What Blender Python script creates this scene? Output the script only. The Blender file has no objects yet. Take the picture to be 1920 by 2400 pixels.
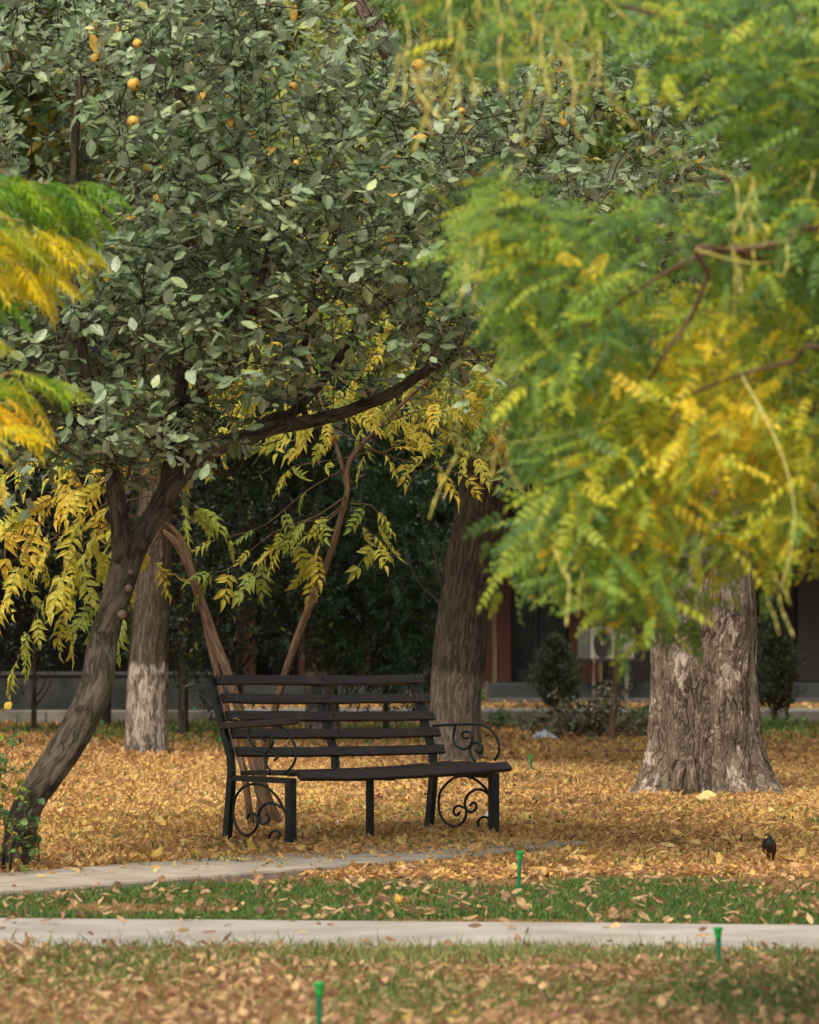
import bpy, math, random
import numpy as np
from mathutils import Vector
random.seed(7); rng = np.random.default_rng(11)
S = bpy.context.scene
R = math.radians
# ---------------------------------------------------------------- camera
F = 10800.0; HZ = 1485.0; EYE = 1.32          # focal length in photo pixels, horizon row, eye height
cd = bpy.data.cameras.new('camera'); cam = bpy.data.objects.new('camera', cd)
S.collection.objects.link(cam); S.camera = cam
cam.location = (0, 0, EYE); cam.rotation_euler = (R(90), 0, 0)
cd.sensor_fit = 'VERTICAL'; cd.sensor_height = 36; cd.sensor_width = 28.8
cd.lens = F/2400*36; cd.shift_y = 285/2400; cd.clip_start = .5; cd.clip_end = 2000
cd.dof.use_dof = True; cd.dof.focus_distance = 30.0; cd.dof.aperture_fstop = 5.2
# ---------------------------------------------------------------- light
w = bpy.data.worlds.new('World'); S.world = w; w.use_nodes = True
nt = w.node_tree; bg = nt.nodes['Background']
sky = nt.nodes.new('ShaderNodeTexSky'); sky.sky_type = 'NISHITA'; sky.sun_disc = False
SUN_EL, SUN_AZ = R(53), R(207)       # azimuth clockwise from +Y (behind the camera, a little left)
sky.sun_elevation = SUN_EL; sky.sun_rotation = SUN_AZ; sky.air_density = 1.2; sky.dust_density = 3
hs = nt.nodes.new('ShaderNodeHueSaturation'); hs.inputs['Saturation'].default_value = .35
nt.links.new(sky.outputs[0], hs.inputs['Color']); nt.links.new(hs.outputs[0], bg.inputs[0])
bg.inputs[1].default_value = .11
sd = bpy.data.lights.new('sun', 'SUN'); sun = bpy.data.objects.new('sun', sd); S.collection.objects.link(sun)
sd.energy = 2.5; sd.angle = R(30); sd.color = (1, .93, .80)
dv = Vector((math.sin(SUN_AZ)*math.cos(SUN_EL), math.cos(SUN_AZ)*math.cos(SUN_EL), math.sin(SUN_EL)))
sun.rotation_euler = dv.to_track_quat('Z', 'Y').to_euler()
S.view_settings.view_transform = 'Standard'; S.view_settings.look = 'None'
S.view_settings.gamma = 1; S.view_settings.exposure = 0.55
S.render.engine = 'CYCLES'

# ---------------------------------------------------------------- helpers
def P(px, py, D):
    return np.array([(px-960)/F*D, D, EYE-(py-HZ)/F*D])
def sm(t):
    t = np.clip(t, 0, 1); return t*t*(3-2*t)
def hashn(ix, iy, iz):
    n = (ix*374761393 + iy*668265263 + iz*2147483647) & 0xffffffff
    n = ((n ^ (n >> 13))*1274126177) & 0xffffffff
    n = ((n ^ (n >> 16))*2246822519) & 0xffffffff
    return ((n ^ (n >> 15)) & 0xffff)/65535.0
def vn(p):
    p = np.asarray(p, float); i = np.floor(p).astype(np.int64); f = p-i; f = f*f*(3-2*f)
    r = 0
    for a in (0, 1):
        for b in (0, 1):
            for c in (0, 1):
                wt = (f[..., 0] if a else 1-f[..., 0])*(f[..., 1] if b else 1-f[..., 1])*(f[..., 2] if c else 1-f[..., 2])
                r = r+wt*hashn(i[..., 0]+a, i[..., 1]+b, i[..., 2]+c)
    return r
def fbm(p, o=4):
    p = np.asarray(p, float); r = 0; a = .5; t = 0
    for k in range(o):
        r = r+a*vn(p*2**k+17.3*k); t += a; a *= .5
    return r/t
LA = np.array([-2.13, 22.6]); LB = np.array([.86, 27.3]); LD = (LB-LA)/np.linalg.norm(LB-LA); LN = np.array([-LD[1], LD[0]])
def terr(x, y):
    x = np.asarray(x, float); y = np.asarray(y, float)
    s = (x-LA[0])*LN[0]+(y-LA[1])*LN[1]
    h = .03*sm((s-.15)/.5)*sm((70-y)/20)
    h = h+.06*np.exp(-((x-.55)**2+(y-29.6)**2)/.8**2)
    h = h+.012*(fbm(np.stack([x*1.5, y*1.5, x*0], -1), 3)-.5)*sm((y-24)/3)
    return h
def G(px, py, off=0):
    D = F*EYE/(py-HZ)
    for _ in range(8):
        D = F*(EYE-float(terr((px-960)/F*D, D)))/(py-HZ)
    p = P(px, py, D); p[2] += off; return p

def norm(v): return v/np.maximum(np.linalg.norm(v, axis=-1, keepdims=True), 1e-9)

class MB:
    def __init__(s): s.v = []; s.q = []; s.t = []; s.a = {}; s.n = 0; s.gons = []
    def add(s, v, quads=None, tris=None, **at):
        v = np.asarray(v, float).reshape(-1, 3)
        if quads is not None and len(quads): s.q.append(np.asarray(quads, np.int64).reshape(-1, 4)+s.n)
        if tris is not None and len(tris): s.t.append(np.asarray(tris, np.int64).reshape(-1, 3)+s.n)
        for k in set(list(at)+list(s.a)):
            if k not in s.a: s.a[k] = [np.zeros((s.n,)+np.asarray(at[k]).shape[1:])] if s.n else []
            if k in at: s.a[k].append(np.asarray(at[k], float))
            else: s.a[k].append(np.zeros((len(v),)+s.a[k][0].shape[1:]))
        s.v.append(v); s.n += len(v); return s
    def box(s, c, size, rot=None, bev=0.0):
        # box, optionally chamfered; rot = 3x3 matrix with columns = axes
        sx, sy, sz = [d/2 for d in size]; b = min(bev, sx*.45, sy*.45, sz*.45)
        if b <= 0:
            v = np.array([[x, y, z] for x in (-sx, sx) for y in (-sy, sy) for z in (-sz, sz)])
            q = [[0, 1, 3, 2], [4, 6, 7, 5], [0, 4, 5, 1], [2, 3, 7, 6], [0, 2, 6, 4], [1, 5, 7, 3]]; t = []
        else:
            v = []; idx = {}
            for x in (-1, 1):
                for y in (-1, 1):
                    for z in (-1, 1):
                        for k in range(3):
                            c3 = [x*sx, y*sy, z*sz]; sg = (x, y, z)
                            for m in range(3):
                                if m != k: c3[m] -= sg[m]*b
                            idx[(x, y, z, k)] = len(v); v.append(c3)
            q = []; t = []
            for k in range(3):
                o = [m for m in range(3) if m != k]
                for s0 in (-1, 1):
                    f = []
                    for a, bb in ((-1, -1), (1, -1), (1, 1), (-1, 1)):
                        g = [0, 0, 0]; g[k] = s0; g[o[0]] = a; g[o[1]] = bb; f.append(idx[(*g, k)])
                    q.append(f)
            for k in range(3):
                o = [m for m in range(3) if m != k]
                for a in (-1, 1):
                    for bb in (-1, 1):
                        g1 = [0, 0, 0]; g1[o[0]] = a; g1[o[1]] = bb; g2 = list(g1); g1[k] = -1; g2[k] = 1
                        q.append([idx[(*g1, o[0])], idx[(*g2, o[0])], idx[(*g2, o[1])], idx[(*g1, o[1])]])
            for x in (-1, 1):
                for y in (-1, 1):
                    for z in (-1, 1): t.append([idx[(x, y, z, k)] for k in range(3)])
            v = np.array(v)
        if rot is not None: v = v @ np.asarray(rot).T
        return s.add(v+np.asarray(c), q, t if len(t) else None)
    def tube(s, pts, rad, seg=8, disp=None, cap=True, sub=0, off=0.0, squash=1):
        pts = np.asarray(pts, float); rad = np.asarray(rad, float)*np.ones(len(pts))
        if sub: pts, rad = smooth(pts, rad, sub)
        n = len(pts); T = norm(np.gradient(pts, axis=0))
        up = np.array([0, 0, 1.]) if abs(T[0][2]) < .9 else np.array([0, 1., 0])
        N = norm(up-T[0]*np.dot(up, T[0])); Ns = [N]
        for i in range(1, n):
            N = N-T[i]*np.dot(N, T[i]); N = N/np.linalg.norm(N); Ns.append(N)
        Ns = np.array(Ns); B = np.cross(T, Ns)
        a = np.linspace(0, 2*np.pi, seg, endpoint=False); L = np.concatenate([[0], np.cumsum(np.linalg.norm(np.diff(pts, axis=0), axis=1))])+off
        rr = rad[:, None]*np.ones(seg)
        A, LL = np.meshgrid(a, L)
        if disp is not None: rr = rr+disp(A, LL, rad[:, None]*np.ones(seg), pts)
        v = pts[:, None, :]+rr[..., None]*(np.cos(a)[None, :, None]*Ns[:, None, :]+squash*np.sin(a)[None, :, None]*B[:, None, :])
        rm = rad[:, None]*np.ones(seg)
        bk = np.stack([np.cos(A)*rm, np.sin(A)*rm, LL], -1).reshape(-1, 3)
        i = np.arange(n-1)[:, None]*seg; j = np.arange(seg)[None, :]; j2 = (j+1) % seg
        q = np.stack([i+j, i+j2, i+seg+j2, i+seg+j], -1).reshape(-1, 4)
        v = v.reshape(-1, 3); t = None
        if cap:
            v = np.vstack([v, pts[0], pts[-1]]); bk = np.vstack([bk, [0, 0, L[0]], [0, 0, L[-1]]])
            c0, c1 = n*seg, n*seg+1; jj = np.arange(seg)
            t = np.vstack([np.stack([np.full(seg, c0), (jj+1) % seg, jj], -1), np.stack([np.full(seg, c1), (n-1)*seg+jj, (n-1)*seg+(jj+1) % seg], -1)])
        return s.add(v, q, t, bark=bk)
    def build(s, name, mat, parent=None, smooth=False, label=None):
        me = bpy.data.meshes.new(name)
        v = np.vstack(s.v)
        if parent is not None and parent.get('_o') is not None: v = v-np.array(parent['_o'])
        q = np.vstack(s.q) if s.q else np.zeros((0, 4), np.int64); t = np.vstack(s.t) if s.t else np.zeros((0, 3), np.int64)
        me.vertices.add(len(v)); me.vertices.foreach_set('co', v.astype(np.float32).ravel())
        nl = len(q)*4+len(t)*3; me.loops.add(nl); me.loops.foreach_set('vertex_index', np.concatenate([q.ravel(), t.ravel()]).astype(np.int32))
        me.polygons.add(len(q)+len(t))
        me.polygons.foreach_set('loop_start', np.concatenate([np.arange(len(q))*4, len(q)*4+np.arange(len(t))*3]).astype(np.int32))
        me.polygons.foreach_set('use_smooth', np.full(len(q)+len(t), smooth))
        for k, a in s.a.items():
            a = np.concatenate(a)
            if a.ndim == 1: me.attributes.new(k, 'FLOAT', 'POINT').data.foreach_set('value', a.astype(np.float32))
            else: me.attributes.new(k, 'FLOAT_VECTOR', 'POINT').data.foreach_set('vector', a.astype(np.float32).ravel())
        me.update(calc_edges=True); me.materials.append(mat)
        o = bpy.data.objects.new(name, me); S.collection.objects.link(o)
        if parent is not None:
            o.parent = parent
            if parent.get('_o') is not None: o['_o'] = list(parent['_o'])
        if label: o['label'] = label
        return o
def smooth(pts, rad, sub):
    pts = np.asarray(pts, float); n = len(pts); e = np.vstack([2*pts[0]-pts[1], pts, 2*pts[-1]-pts[-2]]); out = []; ro = []
    for i in range(n-1):
        p0, p1, p2, p3 = e[i:i+4]
        for k in range(sub):
            t = k/sub
            out.append(.5*((2*p1)+(-p0+p2)*t+(2*p0-5*p1+4*p2-p3)*t*t+(-p0+3*p1-3*p2+p3)*t**3)); ro.append(rad[i]*(1-t)+rad[i+1]*t)
    out.append(pts[-1]); ro.append(rad[-1]); return np.array(out), np.array(ro)
def thing(name, loc, label, cat, group=None, kind=None):
    o = bpy.data.objects.new(name, None); S.collection.objects.link(o); o.location = tuple(float(c) for c in loc)
    o.empty_display_size = .1
    o['_o'] = [float(c) for c in loc]; tag(o, label, cat, group, kind); THINGS.append(o); return o
THINGS = []
def tag(o, label=None, cat=None, group=None, kind=None):
    if label: o['label'] = label
    if cat: o['category'] = cat
    if group: o['group'] = group
    if kind: o['kind'] = kind
    return o
def copy_tree(o, loc, rz=0, label=None, sc=1):
    c = o.copy(); S.collection.objects.link(c); c.location = tuple(float(a) for a in loc); c.rotation_euler = (0, 0, rz); c.scale = (sc, sc, sc)
    if label: c['label'] = label
    for ch in o.children:
        d = ch.copy(); S.collection.objects.link(d); d.parent = c
    THINGS.append(c); return c

# ---------------------------------------------------------------- materials
def M(name, col, rough=.7, spec=.3, metal=0, noise=0, nscale=8, bump=0, bscale=40, col2=None, stretch=(1, 1, 1), trans=0, bdist=.004):
    m = bpy.data.materials.new(name); m.use_nodes = True; n = m.node_tree; b = n.nodes['Principled BSDF']
    b.inputs['Roughness'].default_value = rough; b.inputs['Specular IOR Level'].default_value = spec; b.inputs['Metallic'].default_value = metal
    b.inputs['Base Color'].default_value = (*col, 1); b.inputs['Transmission Weight'].default_value = trans
    tc = n.nodes.new('ShaderNodeTexCoord'); mp = n.nodes.new('ShaderNodeMapping'); mp.inputs['Scale'].default_value = stretch
    n.links.new(tc.outputs['Object'], mp.inputs[0])
    if col2 is not None:
        t = n.nodes.new('ShaderNodeTexNoise'); t.inputs['Scale'].default_value = nscale; t.inputs['Detail'].default_value = 6; n.links.new(mp.outputs[0], t.inputs[0])
        r = n.nodes.new('ShaderNodeValToRGB'); r.color_ramp.elements[0].position = .38; r.color_ramp.elements[1].position = .66
        r.color_ramp.elements[0].color = (*col, 1); r.color_ramp.elements[1].color = (*col2, 1)
        n.links.new(t.outputs[0], r.inputs[0]); n.links.new(r.outputs[0], b.inputs['Base Color'])
    if bump:
        t2 = n.nodes.new('ShaderNodeTexNoise'); t2.inputs['Scale'].default_value = bscale; t2.inputs['Detail'].default_value = 5; n.links.new(mp.outputs[0], t2.inputs[0])
        bp = n.nodes.new('ShaderNodeBump'); bp.inputs['Strength'].default_value = bump; bp.inputs['Distance'].default_value = bdist
        n.links.new(t2.outputs[0], bp.inputs['Height']); n.links.new(bp.outputs[0], b.inputs['Normal'])
    return m
def leafmat(name, stops, under=None, rough=.5, spec=.35, trans=.3, vein=.25, tint=1.15):
    """stops: (pos,(r,g,b)) keyed on the per-leaf random number"""
    m = bpy.data.materials.new(name); m.use_nodes = True; n = m.node_tree; L = n.links.new; b = n.nodes['Principled BSDF']; out = n.nodes['Material Output']
    at = n.nodes.new('ShaderNodeAttribute'); at.attribute_name = 'rnd'
    r = n.nodes.new('ShaderNodeValToRGB'); cr = r.color_ramp
    while len(cr.elements) < len(stops): cr.elements.new(.5)
    for e, (p, c) in zip(cr.elements, stops): e.position = p; e.color = (*c, 1)
    L(at.outputs['Fac'], r.inputs[0]); col = r.outputs[0]
    t = n.nodes.new('ShaderNodeTexNoise'); t.inputs['Scale'].default_value = 35; tc = n.nodes.new('ShaderNodeTexCoord'); L(tc.outputs['Object'], t.inputs[0])
    mr = n.nodes.new('ShaderNodeMapRange'); mr.inputs[1].default_value = .3; mr.inputs[2].default_value = .7; mr.inputs[3].default_value = .72; mr.inputs[4].default_value = 1.25; L(t.outputs[0], mr.inputs[0])
    vm = n.nodes.new('ShaderNodeVectorMath'); vm.operation = 'SCALE'; L(col, vm.inputs[0]); L(mr.outputs[0], vm.inputs['Scale']); col = vm.outputs[0]
    if vein:
        a2 = n.nodes.new('ShaderNodeAttribute'); a2.attribute_name = 'mid'; pw = n.nodes.new('ShaderNodeMath'); pw.operation = 'POWER'; pw.inputs[1].default_value = 7; L(a2.outputs['Fac'], pw.inputs[0])
        ml = n.nodes.new('ShaderNodeMath'); ml.operation = 'MULTIPLY'; ml.inputs[1].default_value = vein; L(pw.outputs[0], ml.inputs[0])
        mx = n.nodes.new('ShaderNodeMix'); mx.data_type = 'RGBA'; L(ml.outputs[0], mx.inputs[0]); L(col, mx.inputs[6]); mx.inputs[7].default_value = (.5, .5, .28, 1); col = mx.outputs[2]
    if under:
        g = n.nodes.new('ShaderNodeNewGeometry'); mx = n.nodes.new('ShaderNodeMix'); mx.data_type = 'RGBA'
        mm = n.nodes.new('ShaderNodeMath'); mm.operation = 'MULTIPLY'; mm.inputs[1].default_value = .75; L(g.outputs['Backfacing'], mm.inputs[0]); L(mm.outputs[0], mx.inputs[0])
        L(col, mx.inputs[6]); mx.inputs[7].default_value = (*under, 1); col = mx.outputs[2]
    L(col, b.inputs['Base Color']); b.inputs['Roughness'].default_value = rough; b.inputs['Specular IOR Level'].default_value = spec
    if trans:
        tr = n.nodes.new('ShaderNodeBsdfTranslucent'); sc = n.nodes.new('ShaderNodeVectorMath'); sc.operation = 'SCALE'; sc.inputs['Scale'].default_value = tint; L(col, sc.inputs[0]); L(sc.outputs[0], tr.inputs[0])
        ms = n.nodes.new('ShaderNodeMixShader'); ms.inputs[0].default_value = trans; L(b.outputs[0], ms.inputs[1]); L(tr.outputs[0], ms.inputs[2]); L(ms.outputs[0], out.inputs[0])
    return m
def barkmat(name, dark, light, paint=None, ph=None, pamt=.55, scale=14, vs=.22, bump=.8, bd=.02, pcol=(.52, .46, .38), patches=0, pale=None, crack=.85, film=.6):
    m = bpy.data.materials.new(name); m.use_nodes = True; n = m.node_tree; L = n.links.new; b = n.nodes['Principled BSDF']
    at = n.nodes.new('ShaderNodeAttribute'); at.attribute_name = 'bark'; mp = n.nodes.new('ShaderNodeMapping'); mp.inputs['Scale'].default_value = (1, 1, vs); L(at.outputs['Vector'], mp.inputs[0])
    nz = n.nodes.new('ShaderNodeTexNoise'); nz.inputs['Scale'].default_value = scale; nz.inputs['Detail'].default_value = 8; nz.inputs['Roughness'].default_value = .62; nz.inputs['Distortion'].default_value = .6; L(mp.outputs[0], nz.inputs[0])
    def ridge(sc_, dist, wd):
        q = n.nodes.new('ShaderNodeTexNoise'); q.inputs['Scale'].default_value = sc_; q.inputs['Detail'].default_value = 3; q.inputs['Distortion'].default_value = dist; L(mp.outputs[0], q.inputs[0])
        u = n.nodes.new('ShaderNodeMath'); u.operation = 'SUBTRACT'; u.inputs[1].default_value = .5; L(q.outputs[0], u.inputs[0]); a_ = n.nodes.new('ShaderNodeMath'); a_.operation = 'ABSOLUTE'; L(u.outputs[0], a_.inputs[0])
        c_ = n.nodes.new('ShaderNodeMapRange'); c_.inputs[2].default_value = wd; L(a_.outputs[0], c_.inputs[0]); return c_
    r1 = ridge(scale*1.1, .8, .10); r2 = ridge(scale*2.6, .6, .12)
    m2 = n.nodes.new('ShaderNodeMath'); m2.operation = 'MULTIPLY_ADD'; m2.inputs[1].default_value = .45; m2.inputs[2].default_value = .55; L(r2.outputs[0], m2.inputs[0])
    cm = n.nodes.new('ShaderNodeMath'); cm.operation = 'MULTIPLY'; L(r1.outputs[0], cm.inputs[0]); L(m2.outputs[0], cm.inputs[1])
    cr = n.nodes.new('ShaderNodeMath'); cr.operation = 'MULTIPLY_ADD'; cr.inputs[1].default_value = crack; cr.inputs[2].default_value = 1-crack; L(cm.outputs[0], cr.inputs[0])
    h = n.nodes.new('ShaderNodeMath'); h.operation = 'MULTIPLY'; L(cr.outputs[0], h.inputs[0]); L(nz.outputs[0], h.inputs[1])
    rp = n.nodes.new('ShaderNodeValToRGB'); rp.color_ramp.elements[0].position = .08; rp.color_ramp.elements[1].position = .55
    rp.color_ramp.elements[0].color = (*dark, 1); rp.color_ramp.elements[1].color = (*light, 1); L(h.outputs[0], rp.inputs[0]); col = rp.outputs[0]
    big = n.nodes.new('ShaderNodeTexNoise'); big.inputs['Scale'].default_value = 5; big.inputs['Detail'].default_value = 5; L(at.outputs['Vector'], big.inputs[0])
    if pale:
        mr = n.nodes.new('ShaderNodeMapRange'); mr.inputs[1].default_value = .42; mr.inputs[2].default_value = .62; mr.inputs[4].default_value = .7; L(big.outputs[0], mr.inputs[0])
        mx = n.nodes.new('ShaderNodeMix'); mx.data_type = 'RGBA'; L(mr.outputs[0], mx.inputs[0]); L(col, mx.inputs[6]); mx.inputs[7].default_value = (*pale, 1)
        mlt = n.nodes.new('ShaderNodeMix'); mlt.data_type = 'RGBA'; mlt.blend_type = 'MULTIPLY'; mlt.inputs[0].default_value = .8; L(mx.outputs[2], mlt.inputs[6])
        g2 = n.nodes.new('ShaderNodeMapRange'); g2.inputs[1].default_value = .05; g2.inputs[2].default_value = .4; g2.inputs[3].default_value = .25; L(h.outputs[0], g2.inputs[0]); L(g2.outputs[0], mlt.inputs[7]); col = mlt.outputs[2]
    if ph is not None:
        pn = n.nodes.new('ShaderNodeTexNoise'); pn.inputs['Scale'].default_value = 9 if not patches else patches; pn.inputs['Detail'].default_value = 7; pn.inputs['Roughness'].default_value = .6
        mp2 = n.nodes.new('ShaderNodeMapping'); mp2.inputs['Scale'].default_value = (1, 1, .42); mp2.inputs['Location'].default_value = (3, 7, 1); L(at.outputs['Vector'], mp2.inputs[0]); L(mp2.outputs[0], pn.inputs[0])
        ps = n.nodes.new('ShaderNodeMapRange'); ps.inputs[1].default_value = pamt; ps.inputs[2].default_value = pamt+.03; L(pn.outputs[0], ps.inputs[0])
        cg = n.nodes.new('ShaderNodeMapRange'); cg.inputs[1].default_value = .1; cg.inputs[2].default_value = .22; L(h.outputs[0], cg.inputs[0])
        sx = n.nodes.new('ShaderNodeSeparateXYZ'); L(at.outputs['Vector'], sx.inputs[0])
        e = n.nodes.new('ShaderNodeMath'); e.operation = 'MULTIPLY_ADD'; e.inputs[1].default_value = .25; L(nz.outputs[0], e.inputs[0]); L(sx.outputs['Z'], e.inputs[2])
        hh = n.nodes.new('ShaderNodeMapRange'); hh.inputs[1].default_value = ph+.125; hh.inputs[2].default_value = ph+.09; L(e.outputs[0], hh.inputs[0])
        a1 = n.nodes.new('ShaderNodeMath'); a1.operation = 'MULTIPLY'; L(ps.outputs[0], a1.inputs[0]); L(cg.outputs[0], a1.inputs[1])
        a2 = n.nodes.new('ShaderNodeMath'); a2.operation = 'MULTIPLY'; L(a1.outputs[0], a2.inputs[0]); L(hh.outputs[0], a2.inputs[1])
        # thin whitewash film everywhere below the line
        a3 = n.nodes.new('ShaderNodeMath'); a3.operation = 'MULTIPLY'; a3.inputs[1].default_value = film; L(hh.outputs[0], a3.inputs[0])
        mf = n.nodes.new('ShaderNodeMix'); mf.data_type = 'RGBA'; L(a3.outputs[0], mf.inputs[0]); L(col, mf.inputs[6]); mf.inputs[7].default_value = (pcol[0]*.72, pcol[1]*.7, pcol[2]*.68, 1); mk = n.nodes.new('ShaderNodeMath'); mk.operation = 'MULTIPLY'; L(a3.outputs[0], mk.inputs[0]); L(cr.outputs[0], mk.inputs[1]); L(mk.outputs[0], mf.inputs[0]); col = mf.outputs[2]
        mx = n.nodes.new('ShaderNodeMix'); mx.data_type = 'RGBA'; L(a2.outputs[0], mx.inputs[0]); L(col, mx.inputs[6]); mx.inputs[7].default_value = (*pcol, 1); col = mx.outputs[2]
    L(col, b.inputs['Base Color']); b.inputs['Roughness'].default_value = .9; b.inputs['Specular IOR Level'].default_value = .15
    bp = n.nodes.new('ShaderNodeBump'); bp.inputs['Strength'].default_value = bump; bp.inputs['Distance'].default_value = bd; L(h.outputs[0], bp.inputs['Height']); L(bp.outputs[0], b.inputs['Normal'])
    return m

# leaf templates: (verts, tris, mid)
def T_leaf(wd=.5, fold=.12, curl=.15, blunt=.6):
    v = np.array([[0, 0, 0], [.22, .36*wd, fold*wd], [.22, 0, 0], [.22, -.36*wd, fold*wd], [blunt, .5*wd, fold*wd-curl*.3], [blunt, 0, -curl*.35], [blunt, -.5*wd, fold*wd-curl*.3], [1, 0, -curl], [.86, .26*wd, -curl*.6], [.86, -.26*wd, -curl*.6]])
    t = [[0, 2, 1], [0, 3, 2], [1, 2, 5], [1, 5, 4], [2, 3, 6], [2, 6, 5], [4, 5, 8], [5, 7, 8], [5, 6, 9], [5, 9, 7]]
    return v, np.array(t), np.array([1, 0, 1, 0, 0, 1, 0, 1, 0, 0.])
def T_small(wd=.45, fold=.1, curl=.25):
    v = np.array([[0, 0, 0], [.42, .5*wd, fold], [.42, -.5*wd, fold], [1, 0, -curl], [.45, 0, 0]])
    return v, np.array([[0, 4, 1], [0, 2, 4], [1, 4, 3], [2, 3, 4]]), np.array([1, 0, 0, 1, 1.])
def T_comp(pairs=6, ll=.34, wd=.36, ang=58, droop=.35, start=.22, jit=0, seed=0, raise_=0):
    r = random.Random(seed); v = []; t = []; mid = []
    def sag(x): return -droop*x*x
    # rachis as thin ribbon
    K = 5
    for i in range(K+1):
        x = i/K*.96; v += [[x, .008, sag(x)], [x, -.008, sag(x)]]; mid += [1, 1]
    for i in range(K):
        a = 2*i; t += [[a, a+1, a+3], [a, a+3, a+2]]
    def leaflet(x, a, L):
        b = len(v); ca, sa = math.cos(a), math.sin(a); z0 = sag(x); tw = r.uniform(-.12, .12); dr = -.35-r.random()*.35
        for (lx, ly, lz) in [(.0, 0, 0), (.25, .42*wd, .02+tw*.3), (.25, -.42*wd, .02-tw*.3), (.55, .36*wd, .03*dr*10*.3+tw*.4), (.55, -.36*wd, .03*dr*10*.3-tw*.4), (1, 0, dr), (.5, 0, dr*.25)]:
            v.append([x+L*(lx*ca-ly*sa), L*(lx*sa+ly*ca), z0+L*lz]); mid.append(1. if ly == 0 else 0.)
        t.extend([[b, b+6, b+1], [b, b+2, b+6], [b+1, b+6, b+3], [b+2, b+4, b+6], [b+3, b+6, b+5], [b+4, b+5, b+6]])
    for i in range(pairs):
        if seed < 60 and r.random() < .08: continue
        x = start+(1-start)*(i/pairs); s = math.sin(math.pi*(.25+.6*i/pairs))
        for sg in (1, -1):
            if seed < 60 and r.random() < .07: continue
            leaflet(x+r.uniform(-.02, .02), sg*R(ang+r.uniform(-12, 12)-i*3), ll*(.75+.25*s)*r.uniform(.85, 1.1))
    leaflet(.97, R(r.uniform(-15, 15)), ll*1.05)
    return np.array(v), np.array(t), np.array(mid)
def scatter(mb, tmpl, org, X, Z, sl, sw=None, curl=None, rnd=None):
    v, t, mid = tmpl; N = len(org)
    if N == 0: return
    X = norm(np.asarray(X, float)); Z = np.asarray(Z, float); Z = norm(Z-X*np.sum(X*Z, -1, keepdims=True)); Y = np.cross(Z, X)
    sl = np.asarray(sl)*np.ones(N); sw = sl if sw is None else np.asarray(sw)*np.ones(N); curl = np.ones(N) if curl is None else curl
    V = org[:, None, :]+(v[None, :, 0]*sl[:, None])[..., None]*X[:, None, :]+(v[None, :, 1]*sw[:, None])[..., None]*Y[:, None, :]+(v[None, :, 2]*(sl*curl)[:, None])[..., None]*Z[:, None, :]
    TT = t[None]+(np.arange(N)*len(v))[:, None, None]
    rnd = rng.random(N) if rnd is None else rnd
    mb.add(V.reshape(-1, 3), None, TT.reshape(-1, 3), rnd=np.repeat(rnd, len(v)), mid=np.tile(mid, N))
def rdir(n): return norm(rng.normal(size=(n, 3)))
def inpoly(x, y, poly):
    c = np.zeros(np.shape(x), bool); n = len(poly)
    for i in range(n):
        x1, y1 = poly[i]; x2, y2 = poly[(i+1) % n]
        k = ((y1 > y) != (y2 > y)); xi = (x2-x1)*(y-y1)/((y2-y1) or 1e-9)+x1
        c ^= k & (x < xi)
    return c
def sample(poly, n, D0, D1, gap=.0, gs=.006, holes=(), seed=0):
    xs = [p[0] for p in poly]; ys = [p[1] for p in poly]; out = []
    while len(out) < n:
        px = rng.uniform(min(xs), max(xs), 4000); py = rng.uniform(min(ys), max(ys), 4000); D = rng.uniform(D0, D1, 4000)
        k = inpoly(px, py, poly)
        if gap: k &= vn(np.stack([px*gs+seed, py*gs, D*.6], -1)) > gap
        for hx, hy, hr, hp in holes: k &= ~(((px-hx)**2+(py-hy)**2 < hr*hr) & (rng.random(4000) < hp))
        for a, b, c in zip(px[k], py[k], D[k]): out.append((a, b, c))
    out = np.array(out[:n]); D = out[:, 2]
    return np.stack([(out[:, 0]-960)/F*D, D, EYE-(out[:, 1]-HZ)/F*D], -1), out
def grow(mb, nodes, rads, targets, rmin=.003, k=.35, seg=4, step=.12, sag=.05):
    """joins every target to the nearest bit of the branch system; returns the direction each arrives from"""
    nodes = [np.asarray(a, float) for a in nodes]; N = np.array(nodes); Rr = np.array(rads, float)
    cap = len(N)+len(targets)*14; buf = np.zeros((cap, 3)); rb = np.zeros(cap); buf[:len(N)] = N; rb[:len(N)] = Rr; c = len(N); dirs = np.zeros((len(targets), 3))
    d0 = np.array([np.min(np.sum((N-t)**2, 1)) for t in targets])
    for ti in np.argsort(d0):
        t = targets[ti]; d2 = np.sum((buf[:c]-t)**2, 1)*(1+.0/np.maximum(rb[:c], 1e-3)); j = int(np.argmin(d2)); a = buf[j]; L = math.sqrt(d2[j]); n = max(2, min(12, int(L/step)+2))
        s = np.linspace(0, 1, n)[:, None]; side = rng.normal(size=3)*L*.12; path = a+(t-a)*s+np.sin(s*np.pi)*(side+np.array([0, 0, -sag*L]))
        r0 = max(rmin, min(rb[j]*.7, rmin+.012*L*k*2)); r = np.linspace(r0, rmin, n)
        mb.tube(path, r, seg, cap=False); buf[c:c+n-1] = path[1:]; rb[c:c+n-1] = r[1:]; c += n-1; dirs[ti] = norm(path[-1]-path[-2])
    return dirs
def nodes_of(paths, sub=6):
    n = []; r = []
    for pts, rad in paths:
        a, b = smooth(np.array(pts), np.array(rad), sub); n += list(a); r += list(b)
    return n, r
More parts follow.
